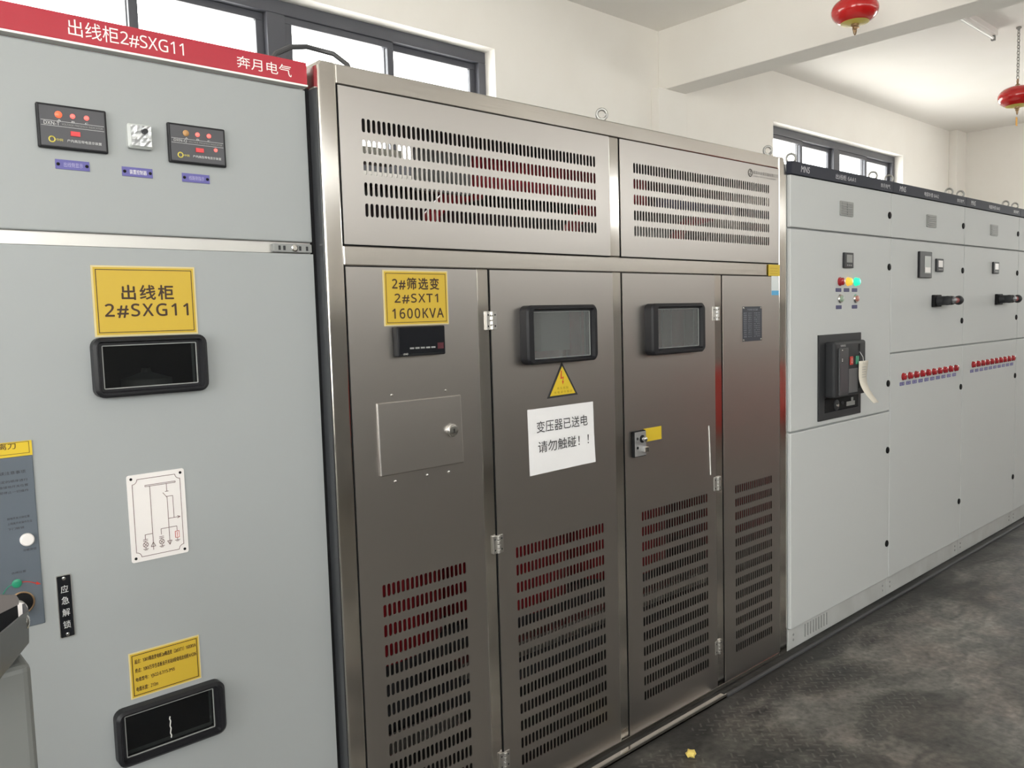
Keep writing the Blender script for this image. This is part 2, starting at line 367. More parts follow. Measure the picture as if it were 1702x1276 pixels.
def panel_geo(x0, x1, z0, z1, y, holes=(), fields=()):
    """sheet facing the room with rectangular holes and fields of slots: field = (x0, x1, z0, z1, columns, rows, slot half width, slot half height)"""
    b = B(); cut = [tuple(h[:4]) for h in holes] + [tuple(f[:4]) for f in fields]
    xs = sorted({x0, x1, *[c[0] for c in cut], *[c[1] for c in cut]}); zs = sorted({z0, z1, *[c[2] for c in cut], *[c[3] for c in cut]})
    for i in range(len(xs) - 1):
        for j in range(len(zs) - 1):
            mx, mz = (xs[i] + xs[i + 1]) / 2, (zs[j] + zs[j + 1]) / 2
            if any(c[0] < mx < c[1] and c[2] < mz < c[3] for c in cut): continue
            b.add([(xs[i], y, zs[j]), (xs[i + 1], y, zs[j]), (xs[i + 1], y, zs[j + 1]), (xs[i], y, zs[j + 1])], [(0, 1, 2, 3)])
    for (fx0, fx1, fz0, fz1, nc, nr, a, h) in fields:
        px, pz = (fx1 - fx0) / nc, (fz1 - fz0) / nr; K = 5
        for r in range(nr):
            for c in range(nc):
                l, rr_, d, u = fx0 + c * px, fx0 + (c + 1) * px, fz0 + r * pz, fz0 + (r + 1) * pz
                cx, cz = (l + rr_) / 2, (d + u) / 2; s = h - a
                top = [(cx + a * math.cos(PI * k / K), cz + s + a * math.sin(PI * k / K)) for k in range(K + 1)]      # right to left
                bot = [(cx - a * math.cos(PI * k / K), cz - s - a * math.sin(PI * k / K)) for k in range(K + 1)]      # left to right
                v = [(l, y, d), (rr_, y, d), (rr_, y, u), (l, y, u)] + [(x, y, z) for x, z in top] + [(x, y, z) for x, z in bot]
                T = 4; Bo = 4 + K + 1
                b.add(v, [(1, 2, T, Bo + K), (3, 0, Bo, T + K), (2, 3) + tuple(T + K - k for k in range(K + 1)), (0, 1) + tuple(Bo + K - k for k in range(K + 1))])
    return b

def window_bezel(parent, ox0, ox1, oz0, oz1, gx0, gx1, gz0, gz1, y, proud, glass_m, name='viewing_window', r=0.022):
    """rounded black frame standing proud of a door, glass set back in it"""
    def L(x0, x1, z0, z1, rad, yy): return [(x, yy, z) for x, z in rrect(x0, x1, z0, z1, rad)]
    b = B(); e = 0.006
    b.loft([L(ox0, ox1, oz0, oz1, r, y), L(ox0, ox1, oz0, oz1, r, y - proud + e), L(ox0 + e, ox1 - e, oz0 + e, oz1 - e, r - 0.004, y - proud),
            L(gx0 - 0.010, gx1 + 0.010, gz0 - 0.008, gz1 + 0.008, 0.008, y - proud), L(gx0 - 0.006, gx1 + 0.006, gz0 - 0.005, gz1 + 0.005, 0.005, y - proud + 0.012),
            L(gx0, gx1, gz0, gz1, 0.003, y - proud + 0.012), L(gx0, gx1, gz0, gz1, 0.003, y + 0.004)])
    fr = obj(name, b, M['dark_plastic'], parent, 'black rounded window frame', smooth=True)
    g = B(); g.box(gx0, gx1, y - proud + 0.015, y - proud + 0.018, gz0, gz1); obj('glass', g, glass_m, fr)
    t = B(); outline(t, gx0, gx1, gz0, gz1, 0.0022, y - proud + 0.0125, y - proud + 0.0148); obj('glass_seal', t, M['mid_grey'], fr)
    return fr
def nameplate(parent, x0, x1, z0, z1, y, s, m, ink, screws=True, name='nameplate'):
    b = B(); b.box(x0, x1, y - 0.002, y, z0, z1); o = obj(name, b, m, parent)
    w_, h_ = x1 - x0, z1 - z0
    if s: lettering(o, [(s, x0 + w_ * 0.24, x1 - w_ * 0.2, z0 + h_ * 0.25, z1 - h_ * 0.25, y - 0.0023)], ink)
    if screws:
        for xx in (x0 + w_ * 0.08, x1 - w_ * 0.08):
            q = B(); q.lathe((xx, y - 0.002, (z0 + z1) / 2), (0, -1, 0), [(0, 0.0035), (0.0012, 0.0032), (0.002, 0.0015)], 10); obj('screw', q, M['black'], o)
    return o

# ------------------------------------------------------------------ the room
def wall_with_windows(name, y0, y1, wins, facing):
    b = B(); xs = sorted({X_LEFT - 0.25, X_RIGHT + 0.25, *[w_[0] for w_ in wins], *[w_[1] for w_ in wins]})
    for i in range(len(xs) - 1):
        win = [w_ for w_ in wins if abs(w_[0] - xs[i]) < 1e-6]
        if win: b.box(xs[i], xs[i + 1], y0, y1, 0, win[0][2]); b.box(xs[i], xs[i + 1], y0, y1, win[0][3], CEIL)
        else: b.box(xs[i], xs[i + 1], y0, y1, 0, CEIL)
    return struct(obj(name, b, M['wall']))
b = B(); b.box(X_LEFT - 0.25, X_RIGHT + 0.25, Y_FRONT - 0.25, Y_BACK + 0.25, -0.2, 0); struct(obj('floor', b, M['floor']))
b = B(); b.box(X_LEFT - 0.25, X_RIGHT + 0.25, Y_FRONT - 0.25, Y_BACK + 0.25, CEIL, CEIL + 0.2); struct(obj('ceiling', b, M['ceiling']))
wall_with_windows('wall_back', Y_BACK, Y_BACK + 0.25, WIN_BACK, -1)
wall_with_windows('wall_front', Y_FRONT - 0.25, Y_FRONT, WIN_FRONT, 1)
for nm, (y0_, y1_, z0_, z1_), xa, xb in (('wall_left', FILL_LEFT, X_LEFT - 0.25, X_LEFT), ('wall_right', FILL_RIGHT, X_RIGHT, X_RIGHT + 0.25)):
    b = B(); b.box(xa, xb, Y_FRONT, y0_, 0, CEIL); b.box(xa, xb, y1_, Y_BACK, 0, CEIL); b.box(xa, xb, y0_, y1_, 0, z0_); b.box(xa, xb, y0_, y1_, z1_, CEIL); struct(obj(nm, b, M['wall']))
b = B(); b.box(5.35, 5.72, 4.12, Y_BACK, 0, 3.36); struct(obj('trim_1', b, M['wall'], bevel=0.006))        # column under the beam
b = B(); b.box(5.45, 5.715, Y_FRONT, Y_BACK, 3.36, CEIL); struct(obj('trim_2', b, M['wall'], bevel=0.006))  # ceiling beam
b = B(); b.box(X_RIGHT - 0.33, X_RIGHT, Y_BACK - 0.1, Y_BACK, 0, CEIL); struct(obj('trim_3', b, M['wall'], bevel=0.006))  # corner column
b = B(); b.box(X_LEFT, X_RIGHT, Y_FRONT, Y_FRONT + 0.012, 0, 1.7); struct(obj('added_band_front', b, M['added_band']))  # unseen dark band, added so the steel mirrors a darker lower wall

def build_window(idx, x0, x1, z0, z1, yf, inward):
    """aluminium sliding window of two pairs of sashes; yf = face of the frame towards the room"""
    s = -inward; root = bpy.data.objects.new('window_%d' % idx, None); COL.objects.link(root); place(root, ((x0 + x1) / 2, yf, z0), None); struct(root)
    def yy(a, c): return (yf + s * a, yf + s * c) if s > 0 else (yf + s * c, yf + s * a)
    b = B(); f = 0.075; a, c = yy(0, 0.09)
    b.box(x0, x1, a, c, z1 - f, z1); b.box(x0, x1, a, c, z0, z0 + f); b.box(x0, x0 + 0.06, a, c, z0 + f, z1 - f); b.box(x1 - 0.06, x1, a, c, z0 + f, z1 - f)
    xm = (x0 + x1) / 2; b.box(xm - 0.055, xm + 0.055, a, c, z0 + f, z1 - f)
    obj('window_frame', b, M['win_frame'], root, bevel=0.004)
    for (l, r) in ((x0 + 0.06, xm - 0.055), (xm + 0.055, x1 - 0.06)):
        m_ = (l + r) / 2
        for k, (p, q) in enumerate(((l, m_ + 0.025), (m_ - 0.025, r))):
            b = B(); a, c = yy(0.012 + 0.032 * k, 0.040 + 0.032 * k)
            t = 0.04
            b.box(p, q, a, c, z1 - f - t, z1 - f); b.box(p, q, a, c, z0 + f, z0 + f + t); b.box(p, p + 0.045, a, c, z0 + f + t, z1 - f - t); b.box(q - 0.045, q, a, c, z0 + f + t, z1 - f - t)
            sash = obj('sash', b, M['win_frame'], root, bevel=0.003)
            g = B(); g.box(p + 0.045, q - 0.045, (a + c) / 2 - 0.003, (a + c) / 2 + 0.003, z0 + f + t, z1 - f - t); obj('pane', g, M['pane'], sash)
    return root
for i, (a, b_, c_, d) in enumerate(WIN_BACK): build_window(i + 1, a, b_, c_, d, Y_BACK + 0.10, -1)
for i, (a, b_, c_, d) in enumerate(WIN_FRONT): build_window(i + 3, a, b_, c_, d, Y_FRONT - 0.10, 1)

for k_, (x_, (y0_, y1_, z0_, z1_)) in enumerate(((X_LEFT - 0.16, FILL_LEFT), (X_RIGHT + 0.10, FILL_RIGHT))):
    b = B(); t_ = 0.06; ym_ = (y0_ + y1_) / 2
    b.box(x_, x_ + 0.06, y0_, y1_, z0_, z0_ + t_); b.box(x_, x_ + 0.06, y0_, y1_, z1_ - t_, z1_)
    for ya, yb in ((y0_, y0_ + t_), (ym_ - t_ / 2, ym_ + t_ / 2), (y1_ - t_, y1_)): b.box(x_, x_ + 0.06, ya, yb, z0_ + t_, z1_ - t_)
    wf = struct(obj('window_%d' % (8 + k_), b, M['win_frame']))  # end-wall window made up to let in extra daylight
    g = B(); g.box(x_ + 0.027, x_ + 0.033, y0_ + t_, ym_ - t_ / 2, z0_ + t_, z1_ - t_); g.box(x_ + 0.027, x_ + 0.033, ym_ + t_ / 2, y1_ - t_, z0_ + t_, z1_ - t_); obj('pane', g, M['pane'], wf)

# ------------------------------------------------------------------ grey high-voltage outgoing cabinet at the left
def build_distribution_cabinet():
    F = 1.90; X0, X1 = 0.225, 1.030
    r = thing('distribution_cabinet', 'light grey outgoing cabinet with red header and two black framed windows, nearest the camera', 'cabinet', ((X0 + X1) / 2, 2.4, 0))
    b = B(); b.box(X0, X1, F + 0.36, 2.92, 0, 2.15); b.box(X0, X0 + 0.02, F + 0.02, F + 0.36, 0, 2.15); b.box(X1 - 0.02, X1, F + 0.02, F + 0.36, 0, 2.15)
    b.box(X0 + 0.02, X1 - 0.02, F + 0.02, F + 0.36, 0, 0.03); b.box(X0 + 0.02, X1 - 0.02, F + 0.021, F + 0.36, 1.738, 2.15); obj('body', b, M['grey'], r)
    b = B(); b.box(X0 + 0.02, X1 - 0.02, F + 0.33, F + 0.355, 0.04, 1.73); obj('dark_backing', b, M['core'], r)  # dark sheet put in so the inside behind the windows reads dark
    b = B(); b.lathe((0.655, F + 0.17, 1.05), (0, 0, 1), [(0, 0.05), (0.36, 0.05), (0.365, 0.058), (0.385, 0.058), (0.39, 0.04), (0.40, 0.012), (0.41, 0.01)], 24); obj('bushing', b, M['mid_grey'], r, 'grey bushing seen through the upper window', smooth=True)
    # header
    b = B(); b.box(X0, X1 + 0.003, F - 0.006, F + 0.05, 2.155, 2.210); h = obj('header', b, M['red_header'], r, 'red enamel header with white writing', bevel=0.002)
    b = B(); b.box(X0, X1 + 0.003, F - 0.007, F + 0.02, 2.1505, 2.155); obj('header_edge', b, M['white'], h, 'thin white strip')
    lettering(h, [('出线柜2#SXG11', 0.489, 0.726, 2.1665, 2.2005, F - 0.0065), ('奔月电气', 0.850, 0.990, 2.1665, 2.1945, F - 0.0065)], M['white'])
    # upper instrument door
    b = B(); b.box(X0, X1 - 0.001, F, F + 0.02, 1.763, 2.143); obj('upper_door', b, M['grey'], r, bevel=0.003)
    b = B(); b.box(X0, X1 - 0.002, F + 0.012, F + 0.02, 1.735, 1.763); obj('gap_strip', b, M['zinc'], r, 'bare metal strip between the doors')
    b = B(); b.box(0.921, 1.026, F - 0.001, F + 0.016, 1.736, 1.7575); la = obj('latch', b, M['mid_grey'], r, 'grey latch with keyhole', bevel=0.002)
    q = B(); q.lathe((0.977, F - 0.001, 1.747), (0, -1, 0), [(0, 0.009), (0.003, 0.009), (0.004, 0.006)], 16); obj('screw', q, M['chrome'], la)
    for xx in (0.937, 0.950, 0.993, 1.012):
        b = B(); b.box(xx - 0.003, xx + 0.003, F - 0.0015, F, 1.741, 1.752); obj('slot', b, M['charcoal'], la)
    # voltage indicators
    def indicator(x0, x1, z0, z1, code, lit, extra):
        b = B(); b.box(x0, x1, F - 0.010, F, z0, z1); o = obj('voltage_indicator', b, M['dark_plastic'], r, 'dark panel with red lights and %s print' % code, bevel=0.003)
        g = B(); g.box(x0 + 0.005, x1 - 0.005, F - 0.0108, F - 0.010, z0 + 0.005, z1 - 0.005); obj('face', g, M['meter_face'], o)
        w_, h_ = x1 - x0, z1 - z0; y = F - 0.0108
        for k, u in enumerate((0.30, 0.50, 0.70)):
            m = lit[k]; rad = 0.0070 if k == 0 else 0.0048
            q = B(); q.lathe((x0 + w_ * u, y, z1 - h_ * 0.235), (0, -1, 0), [(0, rad), (0.002, rad), (0.0042, rad * 0.55)], 14); obj('led', q, m, o, smooth=True)
        q = B(); q.box(x0 + w_ * 0.455, x0 + w_ * 0.59, y - 0.003, y, z0 + h_ * 0.315, z0 + h_ * 0.42); obj('display', q, M['display_red'], o)
        if extra:
            q = B(); q.lathe((x0 + w_ * 0.81, y, z0 + h_ * 0.42), (0, -1, 0), [(0, 0.0042), (0.003, 0.003)], 12); obj('led', q, M['led_red'], o)
        yy = y - 0.0003
        lettering(o, [(code, x0 + w_ * 0.09, x0 + w_ * 0.31, z0 + h_ * 0.525, z0 + h_ * 0.60, yy), ('户内高压带电显示装置', x0 + w_ * 0.40, x0 + w_ * 0.90, z0 + h_ * 0.17, z0 + h_ * 0.235, yy),
                      ('A      B      C', x0 + w_ * 0.28, x0 + w_ * 0.72, z0 + h_ * 0.62, z0 + h_ * 0.66, yy)], M['print_white'])
        lettering(o, [('VOLTAGE PRESENCE INDICATOR', x0 + w_ * 0.34, x0 + w_ * 0.93, z0 + h_ * 0.54, z0 + h_ * 0.585, yy)], M['pale_grille'])
        q = B(); q.box(x0 + w_ * 0.05, x0 + w_ * 0.95, yy, yy + 0.0002, z0 + h_ * 0.615, z0 + h_ * 0.622); q.box(x0 + w_ * 0.05, x0 + w_ * 0.95, yy, yy + 0.0002, z0 + h_ * 0.50, z0 + h_ * 0.507); obj('printed_line', q, M['print_white'], o)
        q = B(); q.ring((x0 + w_ * 0.19, yy, z0 + h_ * 0.20), (0, 1, 0), 0.0055, 0.0013, 16, 4); write(q, '中网', x0 + w_ * 0.25, x0 + w_ * 0.34, z0 + h_ * 0.17, z0 + h_ * 0.23, yy); obj('logo', q, M['logo_yellow'], o)
    indicator(0.418, 0.551, 1.931, 2.021, 'DXN-T', (M['led_orange'], M['led_red'], M['led_red']), False)
    indicator(0.678, 0.810, 1.928, 2.016, 'DXN-Q', (M['led_dim'], M['led_red'], M['led_red']), True)
    # clear cover of the little square controller
    b = B(); b.loft([[(x, y, z) for x, z in rrect(a, c, d, e, 0.005)] for a, c, d, e, y in ((0.591, 0.643, 1.949, 2.002, F), (0.591, 0.643, 1.949, 2.002, F - 0.012), (0.597, 0.638, 1.954, 1.998, F - 0.016))], False, True)
    hc = obj('square_controller', b, M['screen'], r, 'small square controller behind a crumpled clear film')
    b = B(); nn = 7
    pts = [[(0.597 + 0.042 * i / nn, F - 0.0165 - random.random() * 0.004, 1.954 + 0.044 * j / nn) for i in range(nn + 1)] for j in range(nn + 1)]
    b.add([p for row in pts for p in row], [(j * (nn + 1) + i, j * (nn + 1) + i + 1, (j + 1) * (nn + 1) + i + 1, (j + 1) * (nn + 1) + i) for j in range(nn) for i in range(nn)])
    obj('clear_film', b, mat('crumpled_film', (0.72, 0.74, 0.76), 0.33, 0.6), hc)
    q = B(); q.lathe((0.624, F - 0.016, 1.985), (0, -1, 0), [(0, 0.006), (0.012, 0.0055)], 12); obj('knob', q, M['charcoal'], hc)
    nameplate(r, 0.448, 0.513, 1.8915, 1.911, F, '出线侧显示', M['purple'], M['print_lilac'])
    nameplate(r, 0.578, 0.642, 1.889, 1.909, F, '装置控制器', M['purple'], M['white'])
    nameplate(r, 0.707, 0.770, 1.888, 1.9075, F, '线路侧指示', M['purple'], M['print_lilac'])
    # main door with two windows
    w1 = (0.508, 0.711, 1.427, 1.522); w2 = (0.502, 0.702, 0.601, 0.697)
    b = panel_geo(X0, X1 - 0.001, 0.03, 1.733, F, [w1, w2]); obj('main_door', b, M['grey'], r, solid=0.018)
    b = B(); b.box(X0, X1, F + 0.004, F + 0.05, 0, 0.03); obj('plinth', b, M['grey'], r)
    for (o_, g_) in (((0.489, 0.733, 1.409, 1.539), w1), ((0.483, 0.727, 0.583, 0.712), w2)):
        fr = window_bezel(r, *o_, *g_, F, 0.028, M['dark_glass'], r=0.02)
    b = B()
    zz = 0.612
    path = [(0.600 + 0.0012 * math.sin(i * 2.1), F - 0.0135, zz + i * 0.0056) for i in range(10)]
    b.tube(path, 0.0013, 5); obj('scratch', b, M['chalk'], r, 'white scratch on the lower window')
    # operating panel cut off by the left edge of the view
    b = B(); b.box(0.232, 0.366, F - 0.003, F, 0.947, 1.303); op = obj('operating_panel', b, M['op_panel'], r, 'blue grey operating panel with yellow heading', bevel=0.0015)
    b = B(); b.box(0.232, 0.366, F - 0.0036, F - 0.003, 1.3035, 1.334); b2 = obj('heading', b, M['tape_yellow'], op, 'yellow heading strip')
    b = B(); write(b, '接地隔离刀', 0.255, 0.337, 1.3195, 1.332, F - 0.0039, 0.01)
    outline(b, 0.236, 0.361, 1.3085, 1.3325, 0.0009, F - 0.0039, F - 0.0036); obj('lettering', b, M['sign_ink'], op)
    ls = []
    for k, (xa, xb, z_, hh, s) in enumerate(((0.258, 0.351, 1.268, 0.0068, '操作前请阅读注意事项'), (0.25, 0.354, 1.2515, 0.0052, '一操作时应按规定的顺序进行'), (0.25, 0.354, 1.2405, 0.0052, '二合闸操作前检查接地开关位置'), (0.25, 0.354, 1.2295, 0.0052, '三如遇异常应立即停止一切操作'),
                                           (0.312, 0.352, 1.1755, 0.0048, '接地开关分闸位置'), (0.312, 0.356, 1.165, 0.0048, '上隔离开关操作孔位'), (0.312, 0.341, 1.154, 0.0048, '下门联锁'), (0.336, 0.36, 1.106, 0.0048, '分断按钮'), (0.312, 0.338, 1.063, 0.0046, '合闸位置'))):
        ls.append((s, xa, xb, z_, z_ + hh, F - 0.0033))
    lettering(op, ls, M['ink'])
    q = B(); q.lathe((0.344, F - 0.003, 1.130), (0, -1, 0), [(0, 0.0132), (0.006, 0.0132), (0.0085, 0.011), (0.009, 0.006)], 24); obj('push_button', q, M['white_plate'], op, 'round cream push button', smooth=True)
    q = B(); q.lathe((0.320, F - 0.003, 1.043), (0, -1, 0), [(0, 0.009), (0.002, 0.009), (0.0035, 0.006)], 20); obj('position_lamp', q, M['green'], op, 'green round mark', smooth=True)
    q = B(); q.tube([(0.3285 + 0.026 * t, F - 0.0036, 1.0435 - 0.009 * t * t) for t in [i / 8 for i in range(9)]], 0.0008, 5); q.prism([(0.3545, 1.032), (0.363, 1.0315), (0.3555, 1.0385)], F - 0.0042, F - 0.003); obj('red_arrow', q, M['red_ink'], op)
    q = B(); q.tube([(0.312 - 0.02 * t, F - 0.0036, 1.042 - 0.02 * t * t) for t in [i / 8 for i in range(9)]], 0.0009, 5); obj('green_arrow', q, M['green'], op)
    q = B(); q.lathe((0.326, F - 0.0031, 1.000), (0, -1, 0), [(0, 0.0215), (0.0006, 0.0215)], 28); ho = obj('operating_hole', q, M['black'], op)
    q = B(); q.ring((0.326, F - 0.004, 1.000), (0, 1, 0), 0.0225, 0.0018, 28, 6); obj('hole_rim', q, M['brass'], op)
    q = B(); q.lathe((0.318, F - 0.0036, 0.993), (0, -1, 0), [(0, 0.0145), (0.02, 0.0145), (0.021, 0.012)], 24); obj('socket_pin', q, M['white_plate'], op, smooth=True)
    # mimic diagram plate
    x0, x1, z0, z1 = 0.544, 0.670, 1.033, 1.231
    b = B(); b.prism(rrect(x0, x1, z0, z1, 0.005), F - 0.002, F); mi = obj('mimic_diagram', b, M['white_plate'], r, 'white plate with single line diagram')
    for xx in (x0 + 0.009, x1 - 0.009):
        for z_ in (z0 + 0.009, z1 - 0.009):
            q = B(); q.lathe((xx, F - 0.002, z_), (0, -1, 0), [(0, 0.0032), (0.001, 0.003)], 12); obj('fixing_hole', q, M['black'], mi)
    y = F - 0.0024; th = 0.0006
    def ln(b, *pts):
        for (p, q) in zip(pts[:-1], pts[1:]): b.tube([(x0 + p[0] * 0.126, y, z1 - p[1] * 0.198), (x0 + q[0] * 0.126, y, z1 - q[1] * 0.198)], th, 4)
    b = B()
    i0, c0 = 0.07, 0.075
    for sx in (0, 1):
        for sz in (0, 1):
            cx, cz = (0.0 if sx == 0 else 1.0), (0.0 if sz == 0 else 1.0)
            arc = [(abs(cx - (0.155 if a == 0 else 0.155)) , 0) for a in (0,)]
            pa = []
            for k in range(6):
                a = PI / 2 * k / 5
                pa.append((cx + (1 if sx == 0 else -1) * (0.085 + 0.085 * math.sin(a) if True else 0), cz + (1 if sz == 0 else -1) * (0.055 + 0.055 * math.cos(a))))
            ln(b, *pa)
    ln(b, (0.17, 0.055), (0.83, 0.055)); ln(b, (0.17, 0.945), (0.83, 0.945)); ln(b, (0.085, 0.11), (0.085, 0.89)); ln(b, (0.915, 0.11), (0.915, 0.89))
    ln(b, (0.30, 0.135), (0.83, 0.135), (0.83, 0.15), (0.30, 0.15), (0.30, 0.135))
    ln(b, (0.38, 0.15), (0.38, 0.86)); ln(b, (0.38, 0.70), (0.25, 0.70), (0.25, 0.755))
    ln(b, (0.67, 0.15), (0.67, 0.24)); ln(b, (0.64, 0.24), (0.70, 0.24))
    ln(b, (0.60, 0.25), (0.67, 0.31), (0.67, 0.87)); ln(b, (0.65, 0.30), (0.77, 0.30), (0.77, 0.56)); ln(b, (0.67, 0.56), (0.88, 0.56), (0.83, 0.545)); ln(b, (0.88, 0.56), (0.83, 0.575))
    ln(b, (0.53, 0.73), (0.53, 0.665), (0.81, 0.665), (0.81, 0.725))
    for xx in (0.25, 0.53):
        ln(b, (xx - 0.04, 0.755), (xx + 0.04, 0.755)); ln(b, (xx - 0.04, 0.772), (xx + 0.04, 0.772)); ln(b, (xx, 0.772), (xx, 0.79))
        b.ring((x0 + xx * 0.126, y, z1 - 0.815 * 0.198), (0, 1, 0), 0.0055, th, 16, 4)
        ln(b, (xx - 0.03, 0.795), (xx + 0.03, 0.835)); ln(b, (xx + 0.03, 0.795), (xx - 0.03, 0.835)); ln(b, (xx, 0.842), (xx, 0.865)); ln(b, (xx - 0.045, 0.865), (xx + 0.045, 0.865)); ln(b, (xx - 0.025, 0.877), (xx + 0.025, 0.877))
    ln(b, (0.38, 0.80), (0.42, 0.85), (0.34, 0.85), (0.38, 0.80)); ln(b, (0.38, 0.85), (0.38, 0.89)); ln(b, (0.63, 0.82), (0.71, 0.82), (0.67, 0.865), (0.63, 0.82))
    ln(b, (0.81, 0.80), (0.81, 0.83)); ln(b, (0.765, 0.83), (0.855, 0.83)); ln(b, (0.785, 0.842), (0.835, 0.842))
    obj('diagram_line', b, M['line_ink'], mi)
    b = B(); ln(b, (0.775, 0.725), (0.845, 0.725), (0.845, 0.80), (0.775, 0.80), (0.775, 0.725)); ln(b, (0.81, 0.735), (0.81, 0.79)); obj('arrester_symbol', b, M['red_ink'], mi, 'red symbol')
    # emergency release plate
    b = B(); b.prism(rrect(0.3915, 0.4200, 0.9045, 1.0400, 0.003), F - 0.003, F); o = obj('release_plate', b, M['zinc'], r, 'narrow black plate with four characters one above the other')
    b = B(); b.prism(rrect(0.3928, 0.4187, 0.9060, 1.0385, 0.002), F - 0.0034, F - 0.003); obj('plate_face', b, M['black_gloss'], o)
    for z_ in (0.9115, 1.0325):
        q = B(); q.lathe((0.4058, F - 0.0034, z_), (0, -1, 0), [(0, 0.0042), (0.0015, 0.0036), (0.0022, 0.0016)], 14); obj('rivet', q, M['chrome'], o, smooth=True)
    lettering(o, [(ch, 0.3985, 0.4130, z_, z_ + 0.0165, F - 0.0037) for ch, z_ in zip('应急解锁', (1.0015, 0.977, 0.951, 0.9245))], M['print_white'])
    # framed plate at the lower left
    b = B(); b.box(0.18, 0.3225, F - 0.0015, F, 0.45, 0.741); pl = obj('lower_notice', b, M['grey2'], r, 'pale plate with black outline')
    b = B(); outline(b, 0.183, 0.3215, 0.455, 0.740, 0.0035, F - 0.0019, F - 0.0015); b.box(0.309, 0.319, F - 0.0019, F - 0.0015, 0.652, 0.6535); b.box(0.18, 0.309, F - 0.0019, F - 0.0015, 0.7245, 0.7255)
    obj('outline', b, M['ink'], pl)
    # rubber seal towards the steel enclosure
    b = B(); b.box(X1 + 0.0005, 1.0380, F + 0.002, F + 0.05, 0, 2.148); obj('edge_seal', b, M['black'], r, 'black seal strip')
build_distribution_cabinet()

def sign(label, x0, x1, z0, z1, y, lines, border=0.008, bold=0.024, thick=0.002, spacing=1.22):
    r = thing('yellow_sign', label, 'sign', ((x0 + x1) / 2, y, z0), None)
    b = B(); b.box(x0, x1, y - thick, y, z0, z1); obj('board', b, M['yellow_edge'], r)
    e = border * 0.45
    b = B(); b.box(x0 + e, x1 - e, y - thick - 0.0004, y - thick, z0 + e, z1 - e); obj('face', b, M['yellow'], r)
    b = B(); outline(b, x0 + border, x1 - border, z0 + border, z1 - border, 0.0016, y - thick - 0.0007, y - thick - 0.0004)
    for l in lines: write(b, l[0], l[1], l[2], l[3], l[4], y - thick - 0.0008, l[5] if len(l) > 5 else bold, l[6] if len(l) > 6 else spacing)
    obj('lettering', b, M['sign_ink'], r)
    return r
FS = 1.90
sign('large yellow sign reading 出线柜 2#SXG11 on the grey cabinet door', 0.501, 0.722, 1.5405, 1.694, FS,
     [('出线柜', 0.560, 0.671, 1.620, 1.652), ('2#SXG11', 0.524, 0.702, 1.581, 1.611)])
sign('yellow cable data sign with four small lines above the lower grey cabinet window', 0.523, 0.681, 0.7245, 0.830, FS,
     [('起点：10KV筛选变电柜2#筛选变（2#SXT1）1600KVA', 0.535, 0.672, 0.8035, 0.8140, 0.016, 1.0), ('终点：10KV万华生态板业开关站Ⅱ段母线出线柜AH206', 0.535, 0.672, 0.7825, 0.7930, 0.016, 1.0),
      ('电缆型号：YJV22-8.7/15-3*95', 0.535, 0.621, 0.7610, 0.7715, 0.016, 1.0), ('电缆长度：210m', 0.535, 0.582, 0.7395, 0.7500, 0.016, 1.0)], border=0.006)

